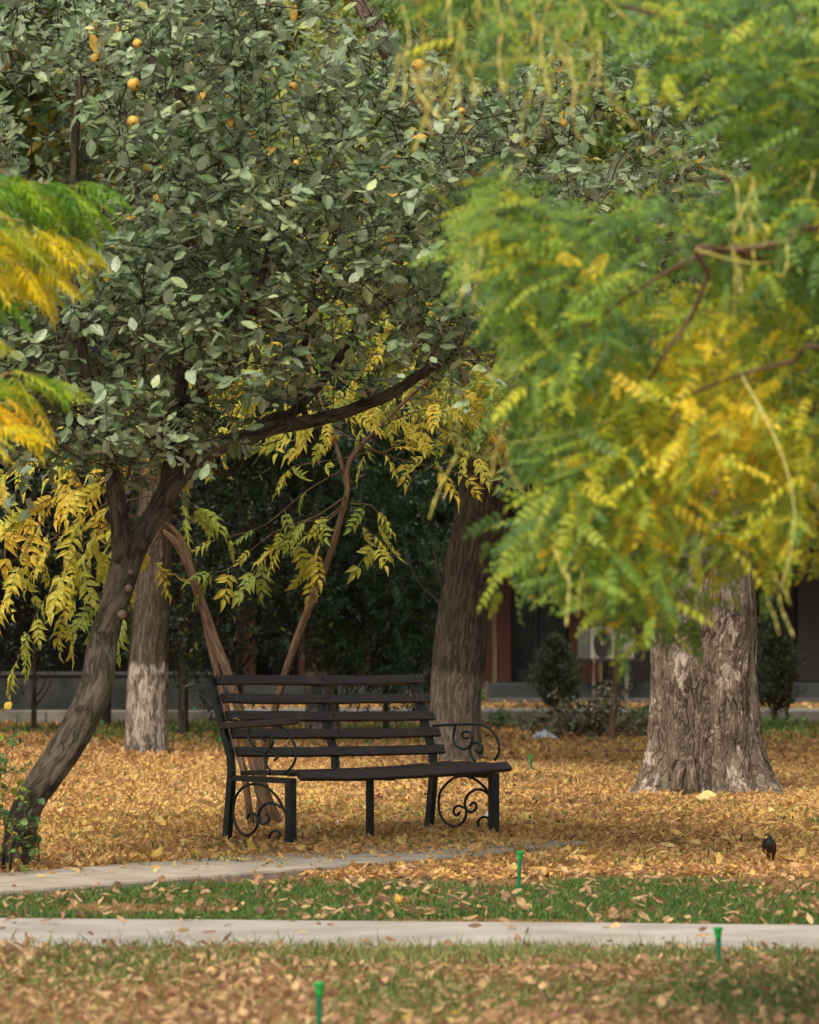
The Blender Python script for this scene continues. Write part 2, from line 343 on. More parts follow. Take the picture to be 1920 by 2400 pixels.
def shoots(mb, twig, tips, dirs, nl, tmpl, sl, spread=.3, up=.5, rnd=None, rj=.2, zup=1., length=.22, jitz=.55, droop=0., zv=(0, -.45, .9)):
    """leafy shoots: nl leaves set alternately along a short twig starting at each tip"""
    n = len(tips); base_r = rng.random(n) if rnd is None else rnd
    d = norm(dirs+rng.normal(size=(n, 3))*.5+np.array([0, 0, up]))
    O = []; X = []; Z = []; RR = []
    for k in range(nl):
        s = (k+.5)/nl*length*rng.uniform(.7, 1.3, n)
        o = tips+d*s[:, None]+np.array([0, 0, -1])*(droop*s*s)[:, None]
        ang = rdir(n); x = norm((d*.45+ang*.9)*np.array([1, 1, .7])+np.array([0, 0, .05-droop*.3]))
        O.append(o); X.append(x); Z.append(norm(np.array(zv)+rdir(n)*jitz)); RR.append(np.clip(base_r+rng.normal(size=n)*rj, 0, 1))
    O = np.vstack(O); X = np.vstack(X); Z = np.vstack(Z); RR = np.concatenate(RR)
    scatter(mb, tmpl, O, X, Z, sl*rng.uniform(.45, 1.2, len(O)), curl=rng.uniform(-.5, 1.6, len(O)), rnd=RR)
    if twig is not None:
        for i in range(n):
            twig.tube(np.array([tips[i], tips[i]+d[i]*length*.6, tips[i]+d[i]*length]), [.0028, .002, .001], 3, cap=False)
def ridges(amp, k=9, vs=1.2, big=.0, seed=0):
    def f(A, LL, rad, pts):
        p = np.stack([np.cos(A)*rad*k*2+seed, np.sin(A)*rad*k*2, LL*vs*2], -1)
        r = fbm(p, 4); r2 = 1-np.abs(2*fbm(p*2.2+5, 3)-1)
        o = amp*((r-.5)*1.6-(r2-.7)*1.2)
        if big: o = o+big*(fbm(np.stack([np.cos(A)*1.3+seed, np.sin(A)*1.3, LL*1.2], -1), 2)-.5)*2
        return o
    return f
# ---------------------------------------------------------------- ground, paths
m_soil = M('soil', (.16, .085, .035), .95, .1, col2=(.34, .19, .075), nscale=14, noise=1, bump=1, bscale=22, bdist=.03)
m_conc = M('concrete', (.33, .285, .24), .85, .2, col2=(.45, .40, .34), nscale=2.2, bump=.6, bscale=60, bdist=.006)
m_conc2 = M('worn_concrete', (.31, .26, .20), .9, .15, col2=(.43, .37, .29), nscale=5, bump=.8, bscale=70, bdist=.006)
m_grey = M('grey_concrete', (.20, .19, .17), .9, .2, col2=(.30, .28, .25), nscale=3, bump=.5, bscale=30)
def nonuni(a, b, lo, hi, st, grow_=1.35):
    c = list(np.arange(a, b+1e-6, st)); s = st; x = b
    while x < hi: s *= grow_; x += s; c.append(x)
    s = st; x = a
    while x > lo: s *= grow_; x -= s; c.insert(0, x)
    return np.array(c)
gx = nonuni(-5, 5, -400, 400, .1); gy = nonuni(12, 62, -60, 900, .14)
X_, Y_ = np.meshgrid(gx, gy); Zg = terr(X_, Y_)*sm((200-Y_)/100)
b = MB(); nx = len(gx); i = np.arange(len(gy)-1)[:, None]*nx; j = np.arange(nx-1)[None]
b.add(np.stack([X_, Y_, Zg], -1).reshape(-1, 3), np.stack([i+j, i+j+1, i+nx+j+1, i+nx+j], -1).reshape(-1, 4))
tag(b.build('ground', m_soil, smooth=True), kind='structure')
def slab(name, poly_top, thick, mat, jit=.012, kind='structure', zoff=None):
    # poly_top: front edge then back edge, paired; ragged edges, sheet with real thickness
    fr, bk = poly_top; n = 60; b = MB()
    t = np.linspace(0, 1, n)
    def itp(p): p = np.array(p, float); s = np.linspace(0, 1, len(p)); return np.stack([np.interp(t, s, p[:, k]) for k in range(3)], -1)
    f, k = itp(fr), itp(bk); f[:, 1] += (fbm(np.stack([f[:, 0]*3, f[:, 1]*3, t*0], -1), 4)-.5)*jit*4; k[:, 1] += (fbm(np.stack([k[:, 0]*3+9, k[:, 1]*3, t*0], -1), 4)-.5)*jit*4
    rows = []
    rows.append(f-[0, 0, thick]); rows.append(f-[0, .0, .012]); rows.append(f+[0, .012, 0])
    for q in np.linspace(0, 1, 9)[1:-1]: r = f*(1-q)+k*q; r[:, 2] += (fbm(np.stack([r[:, 0]*2, r[:, 1]*2, r[:, 2]*0], -1), 3)-.5)*.008; rows.append(r)
    rows.append(k); rows.append(k-[0, 0, thick])
    V = np.vstack(rows); m = len(rows); i = np.arange(m-1)[:, None]*n; j = np.arange(n-1)[None]
    b.add(V, np.stack([i+j, i+j+1, i+n+j+1, i+n+j], -1).reshape(-1, 4)); return tag(b.build(name, mat), kind=kind)
slab('front_path', ([[-9, 20.05, .02], [0, 19.25, .02], [9, 18.5, .02]], [[-9, 22.0, .02], [0, 20.82, .02], [9, 19.6, .02]]), .06, m_conc)
def LP(t, s, z): p = LA+LD*t+LN*s; return [p[0], p[1], z]
slab('step_path', ([LP(-7, 0, .046), LP(-1, -.02, .046), LP(2.5, 0, .046), LP(4.9, .05, .046), LP(6.5, .3, .045)], [LP(-7, 1.15, .048), LP(-1, 1.15, .048), LP(2.5, 1.15, .048), LP(4.9, 1.1, .048), LP(6.5, .9, .054)]), .09, m_conc2)
# far kerbed pavement, and the bed before the building
def wbox(mb, x0, x1, y0, y1, z0, z1, bev=.0): return mb.box([(x0+x1)/2, (y0+y1)/2, (z0+z1)/2], [x1-x0, y1-y0, z1-z0], bev=bev)
b = MB(); wbox(b, -16, 16, 66.15, 71, -.1, .20, .01); tag(b.build('pavement', m_grey), kind='structure')
b = MB()
for k in range(-12, 12): wbox(b, k*1.3+.006, k*1.3+1.294, 65.98, 66.14, -.1, .215, .012)
tag(b.build('kerb', M('kerb_stone', (.15, .135, .115), .85, .2, col2=(.25, .23, .20), nscale=4, bump=.5, bscale=30)), kind='structure')

# ---------------------------------------------------------------- building behind the trees
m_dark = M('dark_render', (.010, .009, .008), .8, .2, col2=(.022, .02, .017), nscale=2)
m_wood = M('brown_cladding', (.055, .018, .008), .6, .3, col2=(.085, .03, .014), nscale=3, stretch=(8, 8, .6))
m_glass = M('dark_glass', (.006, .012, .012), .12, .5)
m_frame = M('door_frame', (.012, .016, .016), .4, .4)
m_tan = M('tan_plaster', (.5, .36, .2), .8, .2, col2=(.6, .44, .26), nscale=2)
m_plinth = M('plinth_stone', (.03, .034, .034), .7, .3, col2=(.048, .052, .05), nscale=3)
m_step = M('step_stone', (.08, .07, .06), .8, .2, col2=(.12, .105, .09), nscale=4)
YB = 84.
bd = thing('building', (0, YB, 0), 'dark building with brown cladding columns and tall glass doors behind the trees', 'building')
def bx(px): return (px-960)/F*YB
def bz(py): return EYE-(py-HZ)/F*YB
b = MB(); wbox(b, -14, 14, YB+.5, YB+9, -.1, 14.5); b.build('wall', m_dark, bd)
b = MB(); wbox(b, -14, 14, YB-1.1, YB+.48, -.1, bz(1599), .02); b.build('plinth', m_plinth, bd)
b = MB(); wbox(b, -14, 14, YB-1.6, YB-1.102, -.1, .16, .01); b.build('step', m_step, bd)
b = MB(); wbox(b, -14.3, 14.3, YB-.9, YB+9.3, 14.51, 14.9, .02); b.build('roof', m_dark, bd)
b = MB(); wbox(b, -14, 14, YB-3.2, YB+.49, 4.6, 4.9, .02); b.build('shading_canopy', m_dark, bd)  # overhang added to keep the facade behind it dark
for x0 in (-17.5, 13.5):  # unseen wings added on both sides to block low sky light
    b = MB(); wbox(b, x0, x0+4, 46, YB+9, -.1, 11.5, .02); b.build('shading_wing', m_dark, bd)
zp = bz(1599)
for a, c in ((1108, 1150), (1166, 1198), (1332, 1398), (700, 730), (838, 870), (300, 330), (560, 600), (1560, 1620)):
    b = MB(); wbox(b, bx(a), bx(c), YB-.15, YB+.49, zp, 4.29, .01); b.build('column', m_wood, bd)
for a, c in ((1151, 1165), (1399, 1413)):
    b = MB(); wbox(b, bx(a), bx(c), YB+.1, YB+.495, zp, 4.28, .01); b.build('plaster_strip', m_tan, bd)
m_refl = M('painted_window_reflection', (.40, .31, .2), .6, .3)  # flat tan patches standing in for reflections in the door glass
def door(x0, x1, bars, lights=()):
    f = MB(); t = .09
    wbox(f, x0, x0+t, YB+.2, YB+.3, zp, 4.2, .008); wbox(f, x1-t, x1, YB+.2, YB+.3, zp, 4.2, .008); wbox(f, x0+t, x1-t, YB+.2, YB+.3, 4.1, 4.2, .008); wbox(f, x0+t, x1-t, YB+.2, YB+.3, zp, zp+.25, .008)
    for z in bars: wbox(f, x0+t, x1-t, YB+.205, YB+.295, z-.04, z+.04, .008)
    o = f.build('door', m_frame, bd); g = MB(); wbox(g, x0+t, x1-t, YB+.24, YB+.26, zp+.25, 4.1); g.build('pane', m_glass, o)
    for (lx0, lx1, lz0, lz1) in lights:
        g = MB(); wbox(g, lx0, lx1, YB+.3, YB+.34, lz0, lz1); g.build('reflection_patch', m_refl, o)
    h = MB(); h.tube([[x1-t-.08, YB+.17, zp+.9], [x1-t-.08, YB+.17, zp+1.3]], .015, 6); h.build('handle', M('handle_steel', (.3, .3, .3), .3, .5, 1), o)
bl = [(bx(1200), bx(1211), bz(1400)+k*.28, bz(1400)+k*.28+.16) for k in range(4)]
bl2 = [(bx(1236), bx(1249), bz(1468)+k*.26, bz(1468)+k*.26+.2) for k in range(5)]
door(bx(1199), bx(1262), (bz(1402), bz(1386)), bl); door(bx(1264), bx(1331), (bz(1402),), ())
door(bx(871), bx(960), (bz(1402),)); door(bx(731), bx(837), (bz(1402),)); door(bx(962), bx(1107), (bz(1402),))
f = MB(); wbox(f, bx(1414), bx(1559), YB+.2, YB+.3, bz(1416)-.04, bz(1416)+.04, .01); wbox(f, bx(1414), bx(1559), YB+.2, YB+.3, bz(1447)-.06, bz(1447)+.06, .01); wbox(f, bx(1414), bx(1424), YB+.2, YB+.31, zp, 4.2, .01)
o = f.build('window', m_frame, bd); g = MB(); wbox(g, bx(1424), bx(1559), YB+.24, YB+.26, zp, 4.2); g.build('pane', M('grey_glass', (.03, .028, .025), .25, .4), o)
b = MB(); wbox(b, bx(1868), bx(2100), YB-.1, YB+.49, zp, 3.4, .02); b.build('panel', M('grey_panel', (.04, .034, .03), .7, .2, col2=(.05, .043, .037), nscale=1), bd)
b = MB(); wbox(b, bx(1835), bx(1865), YB-.12, YB+.49, zp, 4.2, .02); b.build('column', m_dark, bd)
# outdoor air conditioner on its bracket
ac = thing('air_conditioner', P(1402, 1640, 83), 'grey outdoor air conditioner unit with a round fan, raised on a bracket before the building', 'air conditioner')
YA = 82.5; ax = lambda px: (px-960)/F*YA; az = lambda py: EYE-(py-HZ)/F*YA
m_ac = M('ac_paint', (.24, .225, .185), .5, .35, col2=(.28, .265, .22), nscale=5); m_acd = M('ac_grille', (.035, .035, .032), .6, .3)
b = MB(); wbox(b, ax(1384), ax(1487), YA-.02, YA+.3, az(1545), az(1471), .012); b.build('casing', m_ac, ac)
b = MB(); wbox(b, ax(1354), ax(1384)-.002, YA+.0, YA+.3, az(1545), az(1471), .012); b.build('side_panel', M('ac_side', (.07, .07, .062), .6, .3), ac)
fc = np.array([ax(1412), YA-.04, az(1507)]); b = MB()
a = np.linspace(0, 2*np.pi, 41)
for r_ in np.linspace(.03, .25, 8): b.tube(np.stack([fc[0]+np.cos(a)*r_*.62, fc[1]+0*a-.012, fc[2]+np.sin(a)*r_*1.05], -1), .006, 5, cap=False)
for k in range(8): t = k*math.pi/8; d = np.array([math.cos(t)*.25*.62, 0, math.sin(t)*.25*1.05]); b.tube([fc-d, fc+d], .005, 5)
o = b.build('fan_grille', m_acd, ac)
b = MB(); v = [fc+[0, .016, 0]]+[fc+[math.cos(t)*.26*.62, .016, math.sin(t)*.26*1.05] for t in a[:-1]]; b.add(v, None, [[0, 1+k, 1+(k+1) % 40] for k in range(40)]); b.build('fan_opening', M('fan_dark', (.06, .055, .045), .7), ac)
b = MB(); b.tube([fc+[0, -.02, 0], fc+[0, .0, 0]], .035, 16); b.build('fan_hub', m_ac, ac)
b = MB(); wbox(b, ax(1350), ax(1490), YA-.05, YA+.32, az(1552), az(1546), .004); b.build('bracket', m_frame, ac)
for px in (1393, 1470):
    b = MB(); b.tube([[ax(px), YA+.1, az(1552)], [ax(px), YA+.1, .0]], .03, 8); b.build('leg', M('pipe_grey', (.14, .13, .12), .6), ac)
# low wall, far left
wl = thing('low_wall', (-8, 67.5, 0), 'low pale rendered wall in the shade far back on the left', 'wall')
m_wl = M('wall_render', (.03, .03, .027), .9, .15, col2=(.055, .055, .05), nscale=2.5)  # wall and coping coloured near black, deep shade put into the colour
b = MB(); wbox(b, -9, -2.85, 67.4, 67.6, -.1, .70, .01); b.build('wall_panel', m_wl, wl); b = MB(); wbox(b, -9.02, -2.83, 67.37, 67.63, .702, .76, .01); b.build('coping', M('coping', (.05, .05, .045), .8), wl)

# ---------------------------------------------------------------- bark + leaf materials
bk_quince = barkmat('quince_bark', (.025, .019, .013), (.11, .085, .058), scale=17, vs=.28, bump=.9, bd=.015, pale=(.135, .108, .078), crack=.7)
bk_brown = barkmat('brown_bark', (.09, .055, .032), (.25, .16, .095), scale=26, vs=.12, bump=.5, bd=.01)
bk_white = barkmat('whitewashed_bark', (.04, .03, .02), (.20, .155, .11), ph=.98, pamt=.47, scale=27, vs=.12, bump=1, bd=.02, pcol=(.50, .43, .34), patches=15, film=.45)
bk_mid = barkmat('furrowed_bark', (.035, .026, .018), (.18, .14, .095), ph=.92, pamt=.66, patches=14, scale=28, vs=.12, bump=1, bd=.03, pcol=(.52, .43, .33))
bk_big = barkmat('old_bark', (.035, .025, .017), (.235, .175, .125), ph=1.65, pamt=.57, scale=20, vs=.3, bump=1, bd=.03, pcol=(.50, .41, .32), patches=9, pale=(.31, .24, .175), crack=.78, film=.2)
bk_dim = barkmat('dim_bark', (.03, .024, .018), (.12, .095, .07), scale=12, vs=.2, bump=.6)
lf_quince = leafmat('quince_leaf', [(0, (.055, .11, .028)), (.3, (.14, .21, .08)), (.65, (.30, .37, .22)), (.93, (.40, .46, .14)), (1, (.55, .34, .04))], under=(.36, .40, .29), rough=.45, spec=.5, trans=.22, vein=.35)
lf_young = leafmat('ash_leaf', [(0, (.16, .27, .04)), (.3, (.34, .40, .06)), (.6, (.62, .55, .06)), (.9, (.70, .50, .05)), (1, (.60, .32, .08))], rough=.5, spec=.35, trans=.35, vein=.3)
lf_autumn = leafmat('autumn_leaf', [(0, (.07, .14, .03)), (.5, (.22, .29, .06)), (.85, (.44, .40, .10)), (1, (.50, .33, .12))], rough=.55, trans=.35)
lf_soph = leafmat('pagoda_leaf', [(0, (.06, .14, .035)), (.22, (.13, .25, .05)), (.4, (.24, .39, .05)), (.58, (.38, .48, .04)), (.82, (.68, .64, .035)), (1, (.84, .60, .03))], under=None, rough=.45, spec=.4, trans=.42, vein=.1, tint=1.2)
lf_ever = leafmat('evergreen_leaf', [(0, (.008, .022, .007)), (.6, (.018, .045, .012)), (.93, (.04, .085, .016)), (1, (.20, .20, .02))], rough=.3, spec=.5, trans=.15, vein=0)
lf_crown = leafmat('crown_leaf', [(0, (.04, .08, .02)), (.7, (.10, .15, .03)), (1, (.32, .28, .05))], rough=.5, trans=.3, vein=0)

# ---------------------------------------------------------------- quince tree in front
DQ = 24.9
qt = thing('quince_tree', G(33, 2037), 'leaning quince tree with grey green leaves and round yellow fruit, spreading over the bench', 'tree')
def qp(*l): return [P(a, c, d) for a, c, d in l]
Q = [
 (qp((10, 2075, 24.85), (30, 2035, 24.85), (62, 1900, 24.9), (112, 1820, 24.92), (152, 1760, 24.95), (192, 1690, 25.0), (226, 1615, 25.0), (236, 1560, 25.05), (245, 1500, 25.1), (262, 1440, 25.1), (280, 1385, 25.1), (300, 1310, 25.1), (335, 1250, 25.15), (375, 1190, 25.2), (400, 1140, 25.2), (440, 1095, 25.3), (505, 1050, 25.4), (560, 1030, 25.5), (650, 1003, 25.6), (720, 990, 25.7), (790, 972, 25.8), (860, 948, 25.9), (925, 920, 26.), (985, 880, 26.1), (1050, 838, 26.2), (1150, 780, 26.3), (1260, 700, 26.4)),
  np.array([42, 38, 36, 38, 40, 41, 41, 39, 35, 33, 36, 38, 31, 31, 30, 26, 24, 22, 18, 16.5, 16, 15, 15, 13, 11, 8, 5])/F*25.2),
 (qp((300, 1340, 25.1), (288, 1290, 25.05), (282, 1220, 25.0), (272, 1150, 25.0), (252, 1060, 24.95), (235, 980, 24.9), (200, 860, 24.9), (180, 700, 24.9), (175, 520, 24.95), (176, 330, 25.), (190, 180, 25.)), np.array([30, 26, 23, 21, 17, 14, 13, 12, 11, 9, 7])/F*25),
 (qp((385, 1190, 25.2), (398, 1130, 25.3), (408, 1060, 25.4), (412, 960, 25.5), (425, 860, 25.6), (440, 760, 25.7), (430, 600, 25.8), (420, 450, 25.9), (415, 320, 25.9), (425, 240, 25.9), (360, 160, 25.9), (330, 60, 25.9)), np.array([24, 24, 23, 22, 20, 17, 14, 12, 11, 9, 7, 5])/F*25.5),
 (qp((412, 960, 25.5), (470, 920, 25.4), (520, 870, 25.3), (555, 790, 25.2), (600, 700, 25.2), (640, 560, 25.2), (700, 400, 25.2)), np.array([15, 14, 13, 12, 9, 7, 5])/F*25.5),
 (qp((560, 1030, 25.5), (640, 980, 25.7), (700, 955, 25.9), (820, 800, 26.5), (900, 620, 27), (1010, 480, 27.3), (1150, 350, 27.4), (1310, 275, 27.4), (1440, 235, 27.3), (1545, 200, 27.3), (1700, 180, 27.2)), np.array([14, 12, 11, 10, 10, 9, 9, 9, 8, 6, 4])/F*26.5),
 (qp((1050, 838, 26.2), (1120, 640, 26.4), (1190, 500, 26.6), (1260, 420, 26.8), (1350, 300, 27.)), np.array([8, 8, 7, 6, 4])/F*26.5),
 (qp((720, 990, 25.7), (700, 900, 25.9), (720, 780, 26.1), (745, 650, 26.2), (840, 440, 26.3), (960, 320, 26.4)), np.array([9, 8, 7, 6, 5, 4])/F*26),
 (qp((480, 1065, 25.35), (520, 1110, 25.5), (560, 1090, 25.6), (568, 1020, 25.7)), np.array([9, 10, 9, 8])/F*26),
 (qp((252, 1060, 24.95), (150, 960, 24.7), (60, 800, 24.6), (-60, 620, 24.6)), np.array([12, 10, 7, 5])/F*25),
 (qp((412, 960, 25.5), (380, 1010, 25.1), (320, 1050, 24.9), (300, 1120, 24.9)), np.array([10, 8, 6, 3])/F*25),
]
tb = MB()
for k, (pts, rad) in enumerate(Q): tb.tube(pts, rad, 20 if k < 5 else 10, disp=ridges(.006 if k else .011, 6, 1.4, .014 if k == 0 else .004, seed=k*3), sub=8 if k else 10)
tb.build('trunk', bk_quince, qt, smooth=True)
# pruned knots on the leaning trunk
for px, py, r_ in ((305, 1340, 8), (300, 1378, 9), (285, 1440, 10), (205, 1700, 7)):
    c = P(px, py, 25.1-.088); a = np.linspace(0, 2*np.pi, 12, endpoint=False); rr = r_/F*25
    kn = MB(); kn.tube([c+[0, .05, 0], c+[0, .012, 0], c+[0, 0, 0]], [rr*1.2, rr*1.1, rr*.6], 12)
    kn.build('pruning_scar', M('scar', (.14, .095, .06), .8, col2=(.20, .13, .085), nscale=40), qt, smooth=True)
poly_q = [(-200, -150), (2050, -150), (2050, 420), (1560, 560), (1300, 780), (1190, 850), (1040, 890), (900, 860), (790, 960), (640, 1010), (540, 1060), (430, 1080), (330, 1120), (200, 1090), (60, 1090), (-200, 1000)]
nq, rq = nodes_of(Q[1:]+[(Q[0][0][14:], Q[0][1][14:])], 5)
tips, px_ = sample(poly_q, 2900, 24.2, 27.8, gap=.44, gs=.0085, holes=[(1200, 20, 190, .85), (1040, 60, 150, .85), (860, 30, 100, .85), (740, 740, 90, .7), (850, 850, 90, .6), (680, 900, 100, .6), (520, 960, 60, .8), (870, 330, 60, .5), (1500, 120, 170, .5), (1750, 150, 200, .6)], seed=3)
tw = MB(); dirs = grow(tw, nq, rq, tips, rmin=.0035, k=.4); lb = MB()
low = np.clip((px_[:, 1]-650)/350, 0, 1)
shoots(lb, tw, tips, dirs, 9, T_leaf(.58, .10, .12, .5), .096, up=.5, rnd=.25+.5*rng.random(len(tips))-.12*low, rj=.17, length=.26, jitz=.62, zv=(0, -.38, 1.))
for Q_, N_ in (([(-150, 560), (560, 560), (620, 760), (520, 1030), (300, 1120), (-150, 1060)], 420), ([(560, 500), (1150, 500), (1150, 820), (1000, 860), (760, 800), (560, 760)], 130)):
    tips, px_ = sample(Q_, N_, 24.3, 27.4, gap=.22, gs=.012, seed=8); dirs = grow(tw, nq, rq, tips, rmin=.003, k=.3); shoots(lb, tw, tips, dirs, 9, T_leaf(.56, .10, .12, .5), .088, up=.4, rnd=.1+.5*rng.random(len(tips)), rj=.17, length=.26, jitz=.65, zv=(0, -.35, 1.))
tw.build('branches', bk_quince, qt); lb.build('crown', lf_quince, qt)
m_fr = M('quince_skin', (.50, .26, .04), .55, .3, col2=(.64, .42, .08), nscale=18, bump=.3, bscale=30)
m_fb = M('quince_blotch', (.10, .04, .02), .9)
def fruit(c, r_, parent, name='fruit'):
    b = MB(); nl, ns = 14, 18; th = np.linspace(.02, np.pi-.02, nl); ph = np.linspace(0, 2*np.pi, ns, endpoint=False); TH, PH = np.meshgrid(th, ph, indexing='ij')
    rr = r_*(1+.05*np.cos(PH*5)*np.sin(TH)**2-.10*np.exp(-(TH/.35)**2)-.14*np.exp(-((np.pi-TH)/.3)**2)+.07*(fbm(np.stack([np.sin(TH)*np.cos(PH)+c[0]*9, np.sin(TH)*np.sin(PH), np.cos(TH)], -1)*1.6, 2)-.5))
    v = np.stack([rr*np.sin(TH)*np.cos(PH), rr*np.sin(TH)*np.sin(PH), rr*np.cos(TH)*1.02], -1).reshape(-1, 3)+c
    i = np.arange(nl-1)[:, None]*ns; j = np.arange(ns)[None]; b.add(v, np.stack([i+j, i+(j+1) % ns, i+ns+(j+1) % ns, i+ns+j], -1).reshape(-1, 4))
    n0 = b.n; 
    return b.build(name, m_fr, parent, smooth=True)
for px, py, r_ in ((10, 152, 15), (313, 198, 14), (312, 285, 14), (545, 287, 15), (371, 467, 13), (322, 102, 13), (225, 137, 12), (979, 152, 15), (687, 202, 10), (1082, 260, 10), (1320, 288, 13), (1647, 238, 15), (1665, 300, 16), (695, 382, 9), (380, 395, 10)):
    D = 24.15+rng.random()*.4; c = P(px, py, D); r_ *= rng.uniform(.8, 1.08); f_ = fruit(c, r_/F*D, qt)
    b = MB(); d = norm(np.array([rng.normal()*.6, -1, -.5])); q = c+d*r_/F*D*.93; b.tube([q, q+d*.006], [.006, .008], 7); b.build('calyx', m_fb, f_)
    b = MB(); b.tube([c+[0, 0, r_/F*D*.8], c+[.01, .03, r_/F*D+.05], c+[.03, .12, r_/F*D+.12]], .003, 5); b.build('stalk', bk_quince, f_)

# suckers with round leaves round the foot of the quince
def bushlet(name, base, label, cat, polys, D0, D1, n, tm, sl, mat, stem_r=.005, nl=5, length=.12, rnd=None, bark=bk_brown, nst=7, jitz=.7, gap=0, up=.5, group=None):
    t = thing(name, base, label, cat, group); base = np.array(base, float)
    tips, _ = sample(polys, n, D0, D1, gap=gap); st = MB()
    nn = []; rr = []
    for k in range(nst):
        a = tips[rng.integers(len(tips))]; q = base+rng.normal(size=3)*[.05, .05, 0]; pts = [q+[0, 0, -.05], q*.6+a*.4+[0, 0, .08], a]; rad = [stem_r*1.6, stem_r, stem_r*.4]; st.tube(pts, rad, 6, sub=4)
        x, y = smooth(np.array(pts), np.array(rad), 5); nn += list(x); rr += list(y)
    d = grow(st, nn, rr, tips, rmin=.0018, k=.3); lb = MB()
    shoots(lb, st, tips, d, nl, tm, sl, up=up, rnd=(rng.random(n) if rnd is None else rng.uniform(rnd[0], rnd[1], n)), rj=.12, length=length, jitz=jitz)
    st.build('stems', bark, t); lb.build('foliage', mat, t); return t
lf_sucker = leafmat('sucker_leaf', [(0, (.035, .09, .02)), (.6, (.10, .19, .03)), (.9, (.30, .34, .04)), (1, (.6, .4, .04))], under=(.16, .2, .12), rough=.45, trans=.25)
bushlet('sucker_shoots', G(25, 2050), 'leafy round-leaved sucker shoots climbing the foot of the leaning quince trunk', 'shoots', [(-80, 1800), (20, 1690), (45, 1800), (75, 1900), (45, 2035), (-80, 2040)], 24.2, 24.8, 75, T_leaf(.85, .08, .1, .55), .045, lf_sucker, nl=4, length=.09, nst=5, bark=bk_dim)
bushlet('leafy_shoot', G(70, 2030), 'thin upright shoot with a few green leaves just right of the quince trunk foot', 'shoot', [(45, 1990), (75, 1900), (92, 1930), (88, 2030), (45, 2035)], 24.6, 24.9, 26, T_leaf(.7, .08, .1, .55), .05, lf_sucker, nl=2, length=.06, nst=3)
bushlet('yellow_twig', G(-60, 2050), 'few round yellowing leaves on a twig at the left edge of the photo', 'twig', [(-60, 1650), (4, 1655), (12, 1710), (5, 1780), (-60, 1740)], 24.2, 24.6, 9, T_leaf(.85, .08, .1, .55), .05, lf_sucker, nl=2, length=.06, rnd=(.85, 1), nst=2)

# ---------------------------------------------------------------- multi-stemmed young ash behind the bench
yb = G(625, 1948)
yt = thing('young_ash_tree', yb, 'slender many-stemmed young ash with yellow and green feathery leaves behind the bench', 'tree')
DY = float(yb[1]); tb = MB()
def yp(*l): return [P(a, c, DY+d) for a, c, d in l]
YS = [(yp((655, 1985, 0), (645, 1940, 0), (620, 1870, 0), (600, 1800, .05), (585, 1740, .1), (560, 1660, .1), (535, 1580, .15), (500, 1490, .2), (465, 1390, .2), (440, 1320, .2), (410, 1270, .2), (380, 1245, .2)), np.array([28, 24, 19, 15, 13, 12, 12, 11.5, 11, 11, 9, 7])/F*DY),
      (yp((595, 1985, .1), (590, 1935, .1), (582, 1880, .1), (570, 1800, .15), (545, 1720, .3), (515, 1600, .4), (490, 1500, .5), (470, 1400, .5), (452, 1340, .4), (430, 1275, .4), (400, 1235, .4), (370, 1225, .4)), np.array([10, 9, 9, 9, 10, 9, 8, 8, 8, 8, 6, 4])/F*DY),
      (yp((612, 1985, .3), (608, 1930, .3), (612, 1880, .3), (618, 1790, .4), (638, 1690, .4), (665, 1590, .4), (698, 1490, .4), (735, 1400, .4), (774, 1300, .4), (797, 1220, .4), (814, 1150, .4), (820, 1080, .4), (880, 1010, .5), (960, 930, .6), (1060, 830, .8), (1120, 700, 1.), (1160, 560, 1.)), np.array([16, 13, 11, 10, 9.5, 9.5, 9, 8.5, 8, 7.5, 7, 6, 5, 5, 4, 4, 3])/F*DY),
      (yp((815, 1150, .4), (790, 1050, .6), (740, 900, 1.), (690, 700, 1.2)), np.array([6, 5, 4, 3])/F*DY)]
for pts, rad in YS: tb.tube(pts, rad, 14, disp=ridges(.0012, 10, 1, .003), sub=7)
tb.build('trunk', bk_brown, yt, smooth=True)
CT = [T_comp(4+k % 2, .36+.05*(k % 3), .44+.03*(k % 4), 48+6*(k % 3), .25+.1*(k % 4), .24, seed=k) for k in range(10)]
tw = MB(); lb = MB(); m_stk = M('leaf_stalk', (.30, .26, .09), .6)
def spray(mb, tw, pts, D, n, size, rng_r, dj=.5, tm=CT, r0=.006, droop=.5, off=0):
    pts = [P(a, c, D+off+dj*rng.uniform(-.5, .5)*(k > 0)) for k, (a, c) in enumerate(pts)]; a, _ = smooth(np.array(pts), np.ones(len(pts)), 6); tw.tube(a, np.linspace(r0, .0015, len(a)), 5, cap=False)
    T = norm(np.gradient(a, axis=0))
    for k in range(n):
        f = (.22+.78*(k+.5)/n)*(len(a)-1); i = int(f); i = min(i, len(a)-2); o = a[i]+(a[i+1]-a[i])*(f-i); t = T[i]
        side = np.array([1 if k % 2 else -1, 0, 0])*rng.uniform(.3, 1.5)+np.array([0, rng.normal()*.8, 0])
        x = norm(t*.9+side*.6+np.array([0, 0, -droop*rng.uniform(.3, 1.4)])); z = norm(np.array([0, -.55, .75])+rng.normal(size=3)*.5)
        scatter(mb, tm[rng.integers(len(tm))], o[None], x[None], z[None], size*rng.uniform(.55, 1.2), curl=np.array([rng.uniform(.5, 1.4)]), rnd=np.array([np.clip(rng.uniform(*rng_r), 0, 1)]))
    scatter(mb, tm[0], a[-1][None], T[-1][None], np.array([[0, -.5, .8]]), size, rnd=np.array([np.clip(rng.uniform(*rng_r), 0, 1)]))
